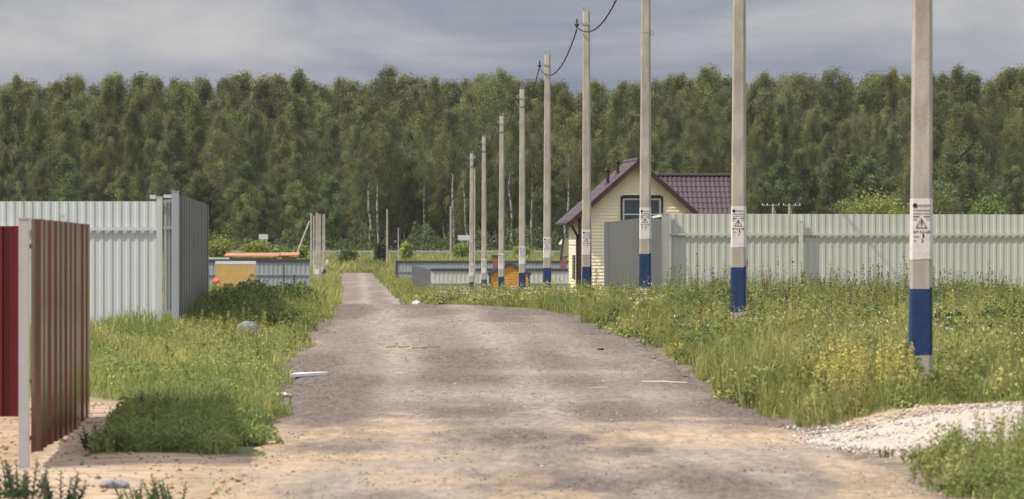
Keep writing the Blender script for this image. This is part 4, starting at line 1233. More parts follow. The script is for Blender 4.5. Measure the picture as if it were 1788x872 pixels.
def birch(seed, H=18.0, cb=.35, R=2.0, col=(.085, .098, .03), leafn=150, nl=26, lsize=(.08, .17), droop=.55, trunk_m=None, lean=.4, trunk_r=.13):
    rng = np.random.default_rng(seed)
    mb = MB()
    dx, dy = rng.normal(0, lean, 2)
    zs = np.linspace(0, H * .97, 9)
    wob = rng.normal(0, .10, (9, 2)); wob[0] = 0
    tp = np.stack([dx * (zs / H) ** 1.5 + wob[:, 0], dy * (zs / H) ** 1.5 + wob[:, 1], zs], 1)
    mb.tube(tp, list(np.linspace(trunk_r, .02, 9)), 7)
    pts = []; cl = []
    def at(z):
        return np.array([np.interp(z, zs, tp[:, k]) for k in range(3)])
    for j in range(nl):
        t = (j + rng.uniform(0, 1)) / nl
        z = H * (cb + (1 - cb) * t * .97)
        prof = math.sin(math.pi * min(1, .16 + .80 * t)) ** .75
        ln = R * prof * rng.choice((rng.uniform(.45, .8), rng.uniform(.8, 1.35)))
        az = j * 2.4 + rng.uniform(-.6, .6)
        up = rng.uniform(.35, .9)
        p0 = at(z); dirn = np.array((math.cos(az), math.sin(az), 0))
        p1 = p0 + dirn * ln * .5 + (0, 0, ln * .5 * up)
        p2 = p0 + dirn * ln * .85 + (0, 0, ln * .62 * up)
        p3 = p0 + dirn * ln * 1.05 + (0, 0, ln * (.45 * up - .35))
        mb.tube([p0, p1, p2, p3], [.045 * (1 - t * .6), .03 * (1 - t * .6), .016, .006], 4, cap=False)
        tone = rng.uniform(.70, 1.32)
        for k in range(7):
            s_ = .25 + .75 * (k + rng.uniform(0, 1)) / 7
            c = p0 + (p1 - p0) * min(1, s_ / .5) if s_ < .5 else (p1 + (p2 - p1) * (s_ - .5) / .35 if s_ < .85 else p2 + (p3 - p2) * (s_ - .85) / .15)
            m_ = int(leafn * .55 * rng.uniform(.5, 1.4))
            sg = .11 + .055 * R * rng.uniform(.4, 1.3)
            q = np.clip(rng.normal(0, 1, (m_, 3)), -1.9, 1.9) * (sg, sg, sg * 1.1) + c
            q[:, 2] -= np.minimum(np.abs(rng.normal(0, droop, m_)), 2 * droop)
            pts.append(q); cl.append(np.full(m_, tone * rng.uniform(.62, 1.45)))
    # top tuft
    m_ = leafn; q = np.clip(rng.normal(0, 1, (m_, 3)), -1.7, 1.7) * (.26, .26, .5) + at(H * .96) + (0, 0, -.2); pts.append(q); cl.append(np.full(m_, 1.1))
    pts = np.concatenate(pts); cl = np.concatenate(cl)
    sz = rng.uniform(lsize[0], lsize[1], len(pts))
    V, Fi, Ct = leaf_quads(pts, sz, droop=.5, rng=rng)
    c = np.array(col)[None] * cl[:, None] * rng.uniform(.75, 1.3, (len(pts), 1)); c = c * (1 + rng.normal(0, .06, (len(pts), 3)))
    return mb, (V, Fi, Ct, np.repeat(np.clip(c, .005, .6), 4, 0))

M['birch_leaf'] = leaf_mat("birch_leaves", (1, 1, 1), .35, .2)
M['bush_leaf'] = leaf_mat("shrub_leaves", (1, 1, 1), .35, .16)

def make_tree(name, label, cat, group, bark, seed, **kw):
    tmb, (V, Fi, Ct, Cc) = birch(seed, **kw)
    root = thing(name, (0, 0, 0), label, cat, group)
    tmb.build("trunk", bark, root, smooth_=True)
    np_mesh("crown", V, Fi, Ct, M['birch_leaf'], Cc, root)
    return root

GB = "trees of the birch forest"
HID = "slender olive-green birch standing in the packed forest wall, its trunk hidden among neighbours"
OLIVE = (.17, .172, .064)
protos = []
for s_ in range(7):   # tall birches with bare pale lower trunks
    protos.append(make_tree("birch_tree", HID, "tree", GB, M['bark_dull'], 100 + s_, H=18, nl=42, cb=(.22, .30, .2, .26, .36, .18, .28)[s_], R=(2.0, 1.7, 2.4, 1.9, 1.5, 2.6, 2.1)[s_], col=OLIVE, leafn=150))
bushy = []
LBU = "bushy mid-green tree leafy almost to the ground at the forest edge"
for s_ in range(4):
    bushy.append(make_tree("broadleaf_tree", LBU, "tree", "leafy trees at the forest edge", M['twig'], 200 + s_, H=12, cb=.06, R=(2.6, 2.2, 2.9, 2.4)[s_], col=(.155, .178, .064), leafn=150, nl=32, lsize=(.10, .22), droop=.4))
used = set()
def place(root, x, y, z, sz, sxy, rot):
    if root.name in used:
        o = dup(root)
    else:
        o = root; used.add(root.name)
    o.location = (x, y, z); o.scale = (sxy, sxy, sz); o.rotation_euler = (0, 0, rot)
    return o
skx = [-60, 0, 50, 120, 180, 270, 300, 340, 410, 440, 500, 560, 640, 700, 760, 830, 870, 905, 950, 1050, 1130, 1240, 1300, 1380, 1450, 1540, 1600, 1650, 1720, 1788, 1860]
sky_ = [150, 150, 146, 136, 140, 128, 146, 135, 120, 130, 126, 136, 130, 129, 136, 126, 126, 124, 136, 150, 132, 118, 131, 117, 127, 127, 130, 126, 124, 112, 112]
rr = random.Random(77)
rows = [(10.72, .55), (10.86, .70), (11.0, .80), (11.15, .89), (11.3, .96), (11.45, 1.0), (11.6, 1.0), (11.75, 1.0)]
cnt = 0
for ri, (dr, fac) in enumerate(rows):
    px = -50 + rr.uniform(0, 30)
    while px < 1840:
        d_ = dr + rr.uniform(-.09, .09)
        ys_ = float(np.interp(px, skx, sky_))
        full = (HY - ys_ + 2 + 7 * (px < 330)) * d_ / 166 + 1.3
        H_ = full * fac * (rr.uniform(.78, 1.1) if ri < 5 else rr.uniform(.955, 1.01))
        p = P(px, 0, d_); z = -1.35 + CZ
        centre = 580 < px < 1030
        if ri == 0:
            if centre: px += rr.uniform(60, 110)
            pr = rr.choice(bushy) if rr.random() < (.2 if centre else .8) else rr.choice(protos)
            if centre: px += 30
        elif ri == 1:
            pr = rr.choice(bushy) if (not centre and rr.random() < .45) else rr.choice(protos)
            if centre: H_ *= 1.15
        else:
            pr = rr.choice(protos)
        h0_ = 12 if pr in bushy else 18
        if pr in bushy: H_ = min(H_, rr.uniform(8, 13.5))
        o = place(pr, p[0], p[1], z, H_ / h0_, (H_ / h0_) ** .5 * rr.uniform(.85, 1.3) * (1.0, 1.0, 1.05, 1.1, 1.15, 1.25, 1.35, 1.5)[ri], rr.uniform(0, 6.28))
        cnt += 1
        px += rr.uniform(28, 60) * (1.3 if ri == 7 else 1.03)
# birches whose white trunks show plainly
for (xb, xt, yt, dd_, lab, ln) in ((647, 640, 240, 10.62, "birch with thick bright white trunk behind the road end, leaning slightly", -.3), (660, 657, 235, 10.66, "straight white-trunked birch just right of the thick leaning one", 0),
        (741, 738, 225, 10.68, "birch with a pale trunk above the dark gap of forest", 0), (795, 790, 215, 10.64, "birch with curved pale trunk behind the far field pole", .4),
        (818, 802, 210, 10.66, "birch with long white trunk leaning left behind the most distant blue-based pole", -.9), (893, 888, 220, 10.63, "white-trunked birch between the poles over the orange shed", 0),
        (930, 926, 225, 10.64, "white-trunked birch seen just left of the pole beside the house", 0), (985, 998, 230, 10.6, "birch with pale trunk slanting right above the house's left eave", .9)):
    a = P(xb, 452, dd_); H_ = (HY - yt) * dd_ / 166 + 1.3
    tmb, (V, Fi, Ct, Cc) = birch(int(xb), H=H_ * 1.12, cb=.56, R=1.9, col=OLIVE, leafn=140, nl=18, lean=0, trunk_r=.16)
    root = thing("birch_tree", (0, 0, 0), lab, "tree", GB)
    tmb.build("trunk", M['bark'], root, smooth_=True); np_mesh("crown", V, Fi, Ct, M['birch_leaf'], Cc, root)
    root.location = (a[0], a[1], -1.35 + CZ)
    root.rotation_euler = (0, math.atan2((xt - xb) / 166 * dd_, (452 - yt) / 166 * dd_), 0)
# the wood behind them, one mass
n = 260000
px = RNG.uniform(-80, 1870, n); d_ = RNG.uniform(11.95, 12.4, n)
topz = (HY - np.interp(px, skx, sky_) - 28) * d_ / 166
z = CZ - 1.3 + (topz * (.90 + .16 * fbm(px * .035, px * 0, 13)) + 1.3) * RNG.random(n)
pos = np.stack([(px - 894) / F * d_ * DU, d_ * DU, z], 1)
V, Fi, Ct = leaf_quads(pos, RNG.uniform(.3, .62, n), droop=.4)
c = np.array((.135, .138, .054))[None] * RNG.uniform(.5, 1.2, (n, 1)) * (1 + .1 * RNG.normal(0, 1, (n, 3)))
tag(np_mesh("deep_forest", V, Fi, Ct, leaf_mat("deep_forest_leaves", (1, 1, 1), .3, 0), np.repeat(np.clip(c, .005, .4), 4, 0)), kind="stuff")
# undergrowth along the forest foot
n = 60000
px = RNG.uniform(-60, 1850, n); d_ = RNG.uniform(10.45, 10.9, n)
hh = 6.5 * fbm(px * .03, px * 0, 91) ** 1.5
z = CZ - 1.4 + hh * RNG.random(n) ** 1.3
pos = np.stack([(px - 894) / F * d_ * DU, d_ * DU, z], 1)
V, Fi, Ct = leaf_quads(pos, RNG.uniform(.2, .4, n), droop=.1)
c = np.array((.095, .125, .04))[None] * RNG.uniform(.5, 1.4, (n, 1))
tag(np_mesh("undergrowth", V, Fi, Ct, leaf_mat("undergrowth_leaves", (1, 1, 1), .35, 0), np.repeat(np.clip(c, .005, .4), 4, 0)), kind="stuff")

def make_bush(name, label, cat, px, ybase, d_, wpx, hpx, col, seed, n=2600, ls=(.14, .28), group=None, gz=None):
    rng = np.random.default_rng(seed)
    c = P(px, ybase, d_); k = d_ * DU / F; W = wpx * k / 2; Hh = hpx * k
    base = np.array((c[0], c[1], c[2] if gz is None else gz))
    root = thing(name, base, label, cat, group)
    mb = MB(); pts = []; tone = []
    nc = 16
    for j in range(nc):
        a = rng.uniform(0, 6.28); r_ = W * math.sqrt(rng.random()) * .8; 
        hx = Hh * (1 - .55 * (r_ / W) ** 2) * rng.uniform(.7, 1.0)
        tip = base + np.array((r_ * math.cos(a), r_ * math.sin(a) * .8, hx * .82))
        mb.tube([base + (0, 0, -.05), base + (tip - base) * .5 + (0, 0, hx * .12), tip], [.04, .025, .008], 5, cap=False)
        m_ = n // nc
        for hfrac in (.35, .6, .85):
            q = rng.normal(0, 1, (m_ // 3, 3)) * (W * .24, W * .24, Hh * .15) + base + (tip - base) * hfrac
            pts.append(q); tone.append(np.full(len(q), rng.uniform(.75, 1.25)))
    pts = np.concatenate(pts); tone = np.concatenate(tone)
    pts[:, 2] = np.maximum(pts[:, 2], base[2] + .02)
    V, Fi, Ct = leaf_quads(pts, rng.uniform(ls[0], ls[1], len(pts)), droop=0, rng=rng)
    cc = np.array(col)[None] * tone[:, None] * rng.uniform(.75, 1.3, (len(pts), 1))
    mb.build("stems", M['twig'], root)
    np_mesh("foliage", V - base, Fi, Ct, M['bush_leaf'], np.repeat(np.clip(cc, .005, .5), 4, 0), root)
    return root
YG_ = (.27, .29, .07)
GBU = "bright shrubs before the forest"
for args in (("shrub", "big yellow-green shrub behind the far left fence, next to the dark fence's end", "shrub", 385, 450, 8.4, 66, 40, YG_, 1),
             ("shrub", "rounded yellow-green shrub below the small left road sign", "shrub", 449, 447, 8.6, 56, 30, YG_, 2),
             ("shrub", "low yellow-green shrub over the orange shed roofs", "shrub", 492, 448, 8.6, 34, 20, YG_, 3),
             ("shrub", "low yellow-green shrub at the foot of the slanting strut", "shrub", 525, 450, 8.8, 30, 24, YG_, 4),
             ("shrub", "grey-green bushy sapling beside the lone pale pole", "shrub", 664, 462, 9.0, 26, 50, (.085, .10, .04), 6),
             ("shrub", "bright shrub right of the thin short pole at the field edge", "shrub", 712, 455, 9.2, 26, 36, YG_, 7),
             ("shrub", "small bright shrub below the far road sign in the field", "shrub", 806, 448, 9.4, 34, 26, YG_, 8),
             ("shrub", "small shrub at the forest foot beyond the orange shed", "shrub", 912, 448, 9.6, 36, 22, YG_, 9),
             ("shrub", "grey-green shrub among tall grass near the road end", "shrub", 606, 462, 8.9, 40, 30, (.10, .12, .035), 10),
             ("shrub", "large bright yellow-green shrub peeping over the pale fence left of the nearest pole", "shrub", 1532, 425, 7.2, 150, 100, (.25, .28, .07), 12, 11000),
             ("shrub", "bright shrub over the pale fence right of the nearest pole", "shrub", 1722, 425, 8.0, 76, 102, (.20, .24, .065), 13, 6000),
             ("shrub", "tall willowy grey-green shrub behind the nearest pole", "shrub", 1645, 430, 8.8, 90, 145, (.17, .19, .065), 14, 4600)):
    make_bush(*args, group=GBU)

# ------------------------------------------------------------------ grass and weeds
M['grass'] = leaf_mat("grass_blades", (1, 1, 1), .35, 0)
M['weed'] = leaf_mat("weed_leaves", (1, 1, 1), .35, 0)
M['petal'] = attr_mat("petals", .7)

def blades(x, y, z, h, w_, lean, col, az=None):
    """bent grass blades, two segments each"""
    n = len(x)
    yaw = RNG.uniform(0, 6.28, n); az = RNG.uniform(0, 6.28, n) if az is None else az
    sx = np.cos(yaw) * w_ / 2; sy = np.sin(yaw) * w_ / 2
    lx = np.cos(az) * lean * h; ly = np.sin(az) * lean * h
    v0 = np.stack([x - sx, y - sy, z - .02], 1); v1 = np.stack([x + sx, y + sy, z - .02], 1)
    mx_ = x + lx * .35; my = y + ly * .35; mz = z + h * .6
    v2 = np.stack([mx_ + sx * .8, my + sy * .8, mz], 1); v3 = np.stack([mx_ - sx * .8, my - sy * .8, mz], 1)
    v4 = np.stack([x + lx, y + ly, z + h * (1 - .25 * lean)], 1)
    V = np.stack([v0, v1, v2, v3, v4], 1).reshape(-1, 3)
    b = (np.arange(n) * 5)[:, None]
    Fc = np.concatenate([b + np.array([[0, 1, 2, 3]]), b + np.array([[3, 2, 4]])], 1).ravel()
    Ct = np.tile([4, 3], n)
    return V, Fc, Ct, np.repeat(col, 5, 0)

class Acc:
    def __init__(self): self.V = []; self.F = []; self.C = []; self.K = []; self.n = 0
    def add(self, V, Fc, Ct, K):
        self.V.append(V); self.F.append(np.asarray(Fc) + self.n); self.C.append(Ct); self.K.append(K); self.n += len(V)
    def build(self, name, m):
        o = np_mesh(name, np.concatenate(self.V), np.concatenate(self.F), np.concatenate(self.C), m, np.clip(np.concatenate(self.K), .004, .8))
        return tag(o, kind="stuff")

def in_grass(x, y):
    """1 where grass grows"""
    d = y / DU; u = x + KS * y
    el = itp(EDGE_L, d) + (fbm(y * .55, y * 0 + 3, 5) - .5) * .5 - .02; er = itp(EDGE_R, d) + (fbm(y * .5, y * 0 + 1, 7) - .5) * .55 + .02
    rag = .7 * (fbm(x * 3, y * 1.1, 51) - .55) + .3 * (fbm(x * .9, y * .5, 52) - .5)
    el = el + rag; er = er - rag
    left = (u < el) & (bare(x, y) < .45 + .5 * (fbm(x * 4, y * 2, 53) - .5))
    lo, hi = drive_edges(np.clip(u, 3.3, 14))
    drive = (y > lo - .5) & (y < hi + .3) & (u > 3.2)
    right = (u > er) & ~drive & ((d > .86) | ((u > 3.9 + 8 * np.clip(d - .70, 0, 1) * 0 + np.interp(d, [.6, .64, .68, .74, .8], [.9, .6, .35, .3, .75]))))
    far = d > 8.1
    return np.where(far, True, left | right)

def scatter(n, u0, u1, d0, d1, pw=1.0):
    d = d0 + (d1 - d0) * RNG.random(n) ** pw
    u = RNG.uniform(u0, u1, n); y = d * DU; x = u - KS * y
    # only where the lens could see it, with a margin
    k = (np.abs(x) < (960 / F) * y + 5.0) & in_grass(x, y)
    return x[k], y[k]

def hide(x, y):
    """behind fences nothing is seen: leave the plots thin"""
    d = y / DU; u = x + KS * y
    return ((u > 6.5) & (d > 2.02) & (d < 5)) | ((u < -2.85) & (d > 1.48) & (d < 2.0)) | ((u < -2.8) & (d > 2.0) & (d < 4.6) & (u < -12))

# grass colour drifts over the verge: yellower and drier in places, lusher in others
def meadow_col(x, y, n):
    t = .6 * fbm(x * .55, y * .12, 71) + .4 * fbm(x * 2.2, y * .45, 72); t2 = fbm(x * 1.8, y * .5, 73)
    g1 = np.array((.19, .23, .06)); g2 = np.array((.36, .355, .11)); g3 = np.array((.47, .39, .19))
    a = smooth(.35, .65, t)[:, None]; b = smooth(.62, .8, t2)[:, None] * .6
    c = g1 * (1 - a) + g2 * a; c = c * (1 - b) + g3 * b
    u_ = x + KS * y
    big = .62 + .76 * fbm(x * .35, y * .07, 75)[:, None]
    return c * big * RNG.uniform(.7, 1.3, (n, 1)) * np.where(u_ < 0, 1.08, 1.0)[:, None]

acc = Acc()
# near short and mid grass
for (N, u0, u1, d0, d1, hmin, hmax, wd, pw) in (
        (270000, -11, -.3, .76, 2.5, .07, .28, .011, 1.0),      # left verge
        (260000, 3.6, 15, .60, 2.02, .10, .42, .011, 1.0),     # right verge
        (120000, 1.1, 7.5, 1.86, 3.0, .07, .24, .013, 1.0),    # crest
        (40000, 2.0, 10, 3.0, 5.6, .2, .55, .03, 1.0),
        (40000, -8, -.3, 2.5, 5.0, .12, .35, .03, 1.0),
        (30000, -8, 9, 5.0, 8.2, .25, .6, .05, 1.0),
        (70000, -32, 32, 8.0, 10.4, .3, .9, .09, 1.0)):
    x, y = scatter(N, u0, u1, d0, d1, pw)
    k = ~hide(x, y); x = x[k]; y = y[k]; n = len(x)
    patch = fbm(x * .7, y * .2, 33)
    h = (hmin + (hmax - hmin) * RNG.random(n) ** 1.6) * (.3 + 2.2 * patch ** 2 + .2 * fbm(x * 2.5, y * .8, 35))
    d_ = y / DU; u_ = x + KS * y
    h = h * (1 - .75 * smooth(.1, .5, bare(x, y))) * (1 - .6 * ((u_ > 5.3) & (u_ < 6.6) & (d_ > .93) & (d_ < 1.005)))
    acc.add(*blades(x, y, zt(x, y), h, wd * RNG.uniform(.6, 1.4, n), RNG.uniform(.1, .75, n), meadow_col(x, y, n)))
acc.build("grass", M['grass'])

def weeds(acc, x, y, h, nleaf, ls, col, up=.5, stemw=.008, spread=.10, top=1.0, aspect=.34):
    """leafy stems: a bent stem with leaves all round it"""
    n = len(x); z = zt(x, y)
    az = RNG.uniform(0, 6.28, n); lean = RNG.uniform(0, .22, n)
    kc = col * RNG.uniform(.8, 1.2, (n, 1))
    acc.add(*blades(x, y, z, h, np.full(n, stemw), lean, kc * (.9, .85, .8), az))
    t = RNG.uniform(.12, top, (n, nleaf))
    sx = (x[:, None] + np.cos(az)[:, None] * (lean * h)[:, None] * t ** 1.6); sy = (y[:, None] + np.sin(az)[:, None] * (lean * h)[:, None] * t ** 1.6)
    szz = z[:, None] + h[:, None] * t
    a = RNG.uniform(0, 6.28, (n, nleaf)); L = ls * RNG.uniform(.6, 1.3, (n, nleaf)) * (1.15 - .65 * t)
    upv = RNG.normal(up, .35, (n, nleaf))
    dx = np.cos(a); dy = np.sin(a)
    base = np.stack([sx + dx * .006, sy + dy * .006, szz], -1).reshape(-1, 3)
    dirv = np.stack([dx, dy, upv], -1).reshape(-1, 3); dirv /= np.linalg.norm(dirv, axis=1)[:, None]
    sd = np.stack([-dy, dx, RNG.normal(0, .5, a.shape)], -1).reshape(-1, 3); sd /= np.linalg.norm(sd, axis=1)[:, None]
    Lf = L.reshape(-1, 1)
    v0 = base; v2 = base + dirv * Lf; mid = base + dirv * Lf * .45 + (0, 0, .004)
    V = np.stack([v0, mid + sd * Lf * aspect / 2, v2, mid - sd * Lf * aspect / 2], 1).reshape(-1, 3)
    m_ = n * nleaf
    acc.add(V, np.arange(4 * m_), np.full(m_, 4), np.repeat(np.repeat(kc, nleaf, 0) * RNG.uniform(.75, 1.3, (m_, 1)), 4, 0))

acc = Acc()
def hfield(x, y):
    """how high the weeds grow"""
    d = y / DU; u = x + KS * y
    er = itp(EDGE_R, d); el = itp(EDGE_L, d)
    e_ = np.where(u > 1, smooth(0, 1.6, u - er), smooth(0, .8, el - u))
    low = 1 - .72 * ((u > 5.5) & (u < 6.6) & (d > .9) & (d < 1.005))
    return (.45 + .55 * e_) * (.35 + 1.1 * fbm(x * .8, y * .2, 83)) * low
GR = np.array
for (N, u0, u1, d0, d1, h0, h1, nl, ls, c0, c1) in (
        (10500, -11, -.4, 1.04, 2.4, .10, .32, 16, .055, (.25, .29, .085), (.42, .42, .145)),
        (3000, -2.5, -.7, .79, 1.06, .12, .30, 16, .07, (.20, .25, .08), (.28, .31, .11)),
        (2600, -2.9, -.6, 1.5, 2.15, .22, .45, 22, .07, (.12, .165, .042), (.22, .24, .07)),
        (10500, 3.6, 15, .86, 2.02, .18, .60, 24, .065, (.17, .20, .06), (.36, .36, .12)),
        (1500, 7.4, 13, .92, 1.08, .35, .70, 34, .07, (.075, .11, .03), (.11, .15, .042)),
        (1300, 5.5, 13, 1.5, 2.0, .42, .80, 34, .075, (.12, .155, .045), (.20, .235, .07)),
        (4200, 3.7, 13, .60, .83, .32, .82, 30, .065, (.18, .22, .065), (.30, .31, .105)),
        (6500, 1.1, 7.0, 1.86, 3.0, .10, .30, 16, .06, (.20, .225, .065), (.37, .36, .125)),
        (2500, 2.5, 10, 3.0, 5.6, .3, .8, 16, .12, (.15, .185, .05), (.26, .27, .08)),
        (2200, -8, -.6, 2.5, 5.2, .2, .5, 16, .12, (.21, .235, .055), (.32, .31, .08)),
        (2500, -8, 8, 5.2, 8.2, .4, .9, 14, .2, (.21, .235, .055), (.32, .31, .08)),
        (4200, -32, 32, 8.1, 10.4, .4, 1.2, 14, .26, (.19, .21, .055), (.32, .31, .09))):
    x, y = scatter(N, u0, u1, d0, d1)
    k = ~hide(x, y); x = x[k]; y = y[k]; n = len(x)
    t = np.clip(fbm(x * .5, y * .15, 87) * 1.6 - .3 + RNG.normal(0, .15, n), 0, 1)[:, None]
    col = np.array(c0) * (1 - t) + np.array(c1) * t
    h = (h0 + (h1 - h0) * RNG.random(n)) * hfield(x, y)
    h = h * (1 - .6 * smooth(.1, .5, bare(x, y)))
    weeds(acc, x, y, h, nl, ls, col)
# low leafy mounds: each a dome of leaves with its own green
for (N, u0, u1, d0, d1, r0, r1, h0, h1, ls, c0, c1) in (
        (45, 7.0, 13, .93, 1.5, .28, .5, .35, .65, .06, (.10, .135, .045), (.17, .21, .07)),
        (28, 5.0, 13, 1.45, 1.98, .25, .45, .4, .65, .06, (.11, .145, .045), (.20, .24, .08)),
        (34, -2.6, -1.0, 1.5, 2.1, .2, .45, .3, .55, .06, (.09, .125, .04), (.15, .19, .06)),
        (60, 4.3, 6.5, .95, 1.9, .15, .35, .2, .45, .06, (.10, .14, .045), (.22, .27, .085)),
        (520, -9, -.7, 1.06, 2.2, .10, .28, .08, .22, .042, (.17, .21, .06), (.41, .43, .14)),
        (110, -2.3, -.8, .80, 1.05, .10, .22, .10, .24, .032, (.20, .26, .085), (.30, .34, .12)),
        (620, 3.8, 13, .90, 2.0, .10, .30, .15, .50, .055, (.14, .17, .055), (.44, .43, .15)),
        (160, 4.0, 6.5, .90, 1.9, .08, .2, .08, .2, .06, (.24, .29, .085), (.36, .39, .13)),
        (190, 3.9, 10, .60, .82, .08, .2, .12, .40, .028, (.16, .20, .06), (.32, .33, .12)),
        (420, 1.3, 7.0, 1.9, 2.8, .12, .32, .10, .26, .06, (.17, .20, .06), (.42, .41, .15))):
    x, y = scatter(N * 2, u0, u1, d0, d1)
    k = ~hide(x, y); x = x[k][:N]; y = y[k][:N]; n = len(x); nl = 420 if (r1 > .4 or ls < .04) else 170
    r_ = RNG.uniform(r0, r1, n); hh = RNG.uniform(h0, h1, n)
    t = RNG.random(n)[:, None]; col = np.array(c0) * (1 - t) + np.array(c1) * t
    a = RNG.uniform(0, 6.28, (n, nl)); q_ = RNG.random((n, nl)) ** .5
    hz = hh[:, None] * np.sqrt(np.clip(1 - q_ ** 2, 0, 1)) * RNG.uniform(.35, 1.1, (n, nl))
    nl = nl
    pos = np.stack([x[:, None] + r_[:, None] * q_ * np.cos(a), y[:, None] + r_[:, None] * q_ * np.sin(a), zt(x, y)[:, None] + hz], -1).reshape(-1, 3)
    V, Fi, Ct = leaf_quads(pos, ls * RNG.uniform(.6, 1.4, len(pos)), droop=-.3)
    acc.add(V, Fi, Ct, np.repeat(np.repeat(col, nl, 0) * RNG.uniform(.75, 1.3, (len(pos), 1)), 4, 0))
acc.build("meadow_weeds", M['weed'])

# upright yellowish seed spikes (dock, mugwort) on the right verge
acc = Acc()
for (N, u0, u1, d0, d1, h0, h1, c0) in ((420, 4.6, 12, .95, 1.5, .35, .66, (.36, .33, .10)), (90, 4.75, 5.5, .93, 1.02, .40, .56, (.46, .42, .13)), (300, 4.8, 12, 1.5, 2.0, .45, .8, (.22, .24, .075)), (150, 5.3, 12, 1.2, 1.98, .55, .95, (.15, .10, .06)),
                                        (160, -2.6, -.6, 1.2, 2.0, .2, .42, (.26, .27, .08)), (300, 1.6, 6.5, 1.9, 2.6, .18, .36, (.30, .28, .10))):
    x, y = scatter(N, u0, u1, d0, d1); n = len(x)
    k = (fbm(x * .8, y * .25, 95) > .47) | (u1 < 5.6); x = x[k]; y = y[k]; n = len(x)
    h = RNG.uniform(h0, h1, n) * (.6 + .6 * hfield(x, y))
    z = zt(x, y); nl = 46
    col = np.array(c0) * RNG.uniform(.75, 1.25, (n, 1))
    acc.add(*blades(x, y, z, h, np.full(n, .008), RNG.uniform(0, .12, n), col))
    t = RNG.uniform(.35, 1.0, (n, nl)); r_ = .028 * (1.25 - t)
    pos = np.stack([x[:, None] + RNG.normal(0, 1, (n, nl)) * r_, y[:, None] + RNG.normal(0, 1, (n, nl)) * r_, z[:, None] + h[:, None] * t], -1).reshape(-1, 3)
    V, Fi, Ct = leaf_quads(pos, RNG.uniform(.018, .045, len(pos)), droop=-.6)
    acc.add(V, Fi, Ct, np.repeat(np.repeat(col, nl, 0) * RNG.uniform(.8, 1.25, (len(pos), 1)), 4, 0))
acc.build("tall_weeds", M['weed'])

# white and yellow wild flowers
acc = Acc()
for (N, u0, u1, d0, d1, h0, h1, r_, cnt_, c0) in ((130, 4.4, 12, 1.0, 1.95, .30, .58, .035, 11, (.72, .72, .66)), (130, 2.0, 6.5, 1.75, 2.4, .2, .4, .045, 12, (.72, .72, .64)),
                                            (26, -8, -.7, 1.1, 2.2, .1, .22, .015, 5, (.72, .72, .66)), (26, 3.7, 12, .62, 1.4, .12, .3, .022, 9, (.75, .55, .02)), (16, -4, -.7, 1.0, 1.8, .1, .2, .02, 8, (.75, .55, .02))):
    x, y = scatter(N * 3, u0, u1, d0, d1); k = fbm(x * .7, y * .2, 97) > .5; x = x[k][:N]; y = y[k][:N]; n = len(x)
    h = RNG.uniform(h0, h1, n); z = zt(x, y)
    acc.add(*blades(x, y, z, h, np.full(n, .006), RNG.uniform(0, .1, n), np.tile(np.array((.12, .15, .04)), (n, 1))))
    pos = (np.stack([x, y, z + h], 1)[:, None, :] + RNG.normal(0, 1, (n, cnt_, 3)) * (r_, r_, r_ * .3)).reshape(-1, 3)
    V, Fi, Ct = leaf_quads(pos, RNG.uniform(.012, .024, len(pos)), aspect=.9)
    acc.add(V, Fi, Ct, np.repeat(np.array(c0) * RNG.uniform(.85, 1.1, (len(pos), 1)), 4, 0))
acc.build("wildflowers", M['petal'])

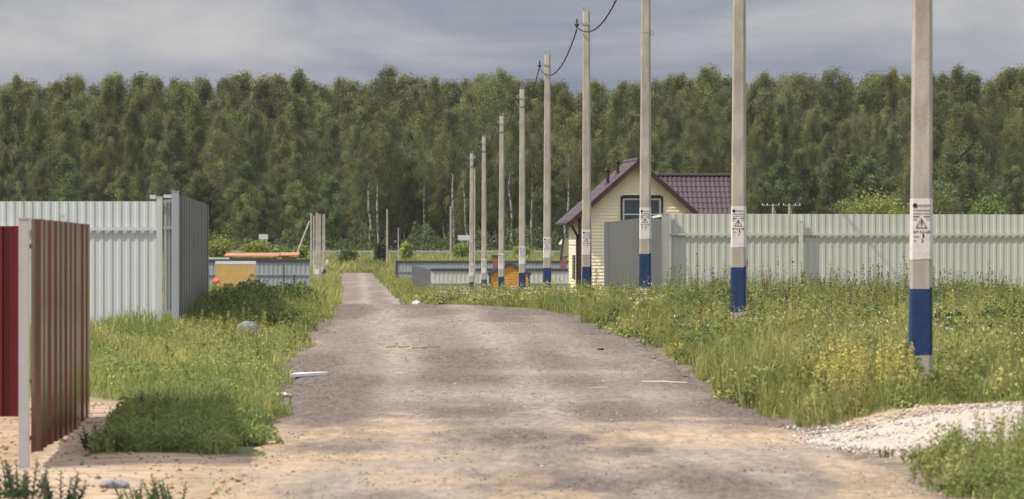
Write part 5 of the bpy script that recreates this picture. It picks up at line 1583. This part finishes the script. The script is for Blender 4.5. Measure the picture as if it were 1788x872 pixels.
# single weeds that stand apart
def big_weed(label, px, py, h, col, seed, nst=7, ls=.09, spread=.12, d0=.6, group=None, d_fix=None):
    if d_fix: 
        a = P(px, py, d_fix); p = np.array((a[0], a[1], float(zt(a[0], a[1]))))
    else: p, _ = ground_hit(px, py, d0)
    root = thing("leafy_weed", p, label, "weed", group)
    rng = np.random.default_rng(seed); a_ = Acc(); smb = MB()
    for k in range(nst):
        az = rng.uniform(0, 6.28); rr_ = spread * rng.random() ** .5; hh = h * rng.uniform(.55, 1.0)
        b = np.array((rr_ * math.cos(az), rr_ * math.sin(az), -.02)); tip = b * 1.6 + np.array((0, 0, hh))
        smb.tube([p + b, p + b + (tip - b) * .5, p + tip], [.007, .006, .003], 5)
        nlf = int(hh / .014)
        for j in range(nlf):
            t = .1 + .9 * j / nlf; a2 = j * 2.4 + rng.uniform(-.3, .3); L = ls * rng.uniform(.75, 1.2) * (1.1 - .7 * t)
            o_ = b + (tip - b) * t; dv = np.array((math.cos(a2), math.sin(a2), rng.uniform(.2, .8))); dv /= np.linalg.norm(dv)
            sv = np.array((-math.sin(a2), math.cos(a2), rng.uniform(-.2, .2)))
            m_ = o_ + dv * L * .45 + (0, 0, .006)
            a_.add(np.array([o_, m_ + sv * L * .24, o_ + dv * L, m_ - sv * L * .24]), np.arange(4), np.array([4]), np.tile(np.array(col) * rng.uniform(.8, 1.25), (4, 1)))
    smb.build("stems", M['twig'], root)
    o = np_mesh("foliage", np.concatenate(a_.V), np.concatenate(a_.F), np.concatenate(a_.C), M['bush_leaf'], np.concatenate(a_.K), root)
    return root
GW = "dark leafy weeds on the sandy edge"
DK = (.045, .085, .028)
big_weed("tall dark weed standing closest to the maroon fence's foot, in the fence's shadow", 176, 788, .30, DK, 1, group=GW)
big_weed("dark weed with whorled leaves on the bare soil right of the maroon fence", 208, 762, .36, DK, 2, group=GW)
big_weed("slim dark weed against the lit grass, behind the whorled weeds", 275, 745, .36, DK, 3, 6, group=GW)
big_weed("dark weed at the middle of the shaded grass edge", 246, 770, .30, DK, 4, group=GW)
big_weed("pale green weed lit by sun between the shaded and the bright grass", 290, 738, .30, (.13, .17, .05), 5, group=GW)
GW2 = "weeds at the bottom edge"
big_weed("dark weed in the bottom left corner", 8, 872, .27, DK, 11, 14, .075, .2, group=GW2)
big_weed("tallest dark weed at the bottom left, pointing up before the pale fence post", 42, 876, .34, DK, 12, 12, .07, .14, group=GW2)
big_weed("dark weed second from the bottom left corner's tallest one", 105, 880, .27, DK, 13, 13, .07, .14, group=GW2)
big_weed("low light green weed at the bottom of the sand", 250, 878, .2, (.10, .15, .04), 14, 10, .07, .2, group=GW2)
big_weed("low green weed with a thin upright stalk at the bottom of the sand", 310, 880, .24, (.08, .13, .035), 15, 8, .06, .2, group=GW2)
big_weed("yellow-green weed on the gravel path beside the corner grass", 1548, 800, .14, (.13, .17, .04), 21, 5, .05, .06, group=GW2)

# ------------------------------------------------------------------ thin summer air between here and the forest
mb = MB(); mb.box((0, 500, 60), (1500, 1300, 140))
hz = mb.build("haze", M['ground'])
hm = bpy.data.materials.new("thin_haze"); hm.use_nodes = True
ht = hm.node_tree; ht.nodes.remove(ht.nodes["Principled BSDF"])
pv = ht.nodes.new("ShaderNodeVolumePrincipled")
pv.inputs["Color"].default_value = (.86, .88, .92, 1)
pv.inputs["Density"].default_value = .00004
ht.links.new(pv.outputs[0], ht.nodes["Material Output"].inputs["Volume"])
hz.data.materials.clear(); hz.data.materials.append(hm)
tag(hz, kind="stuff")
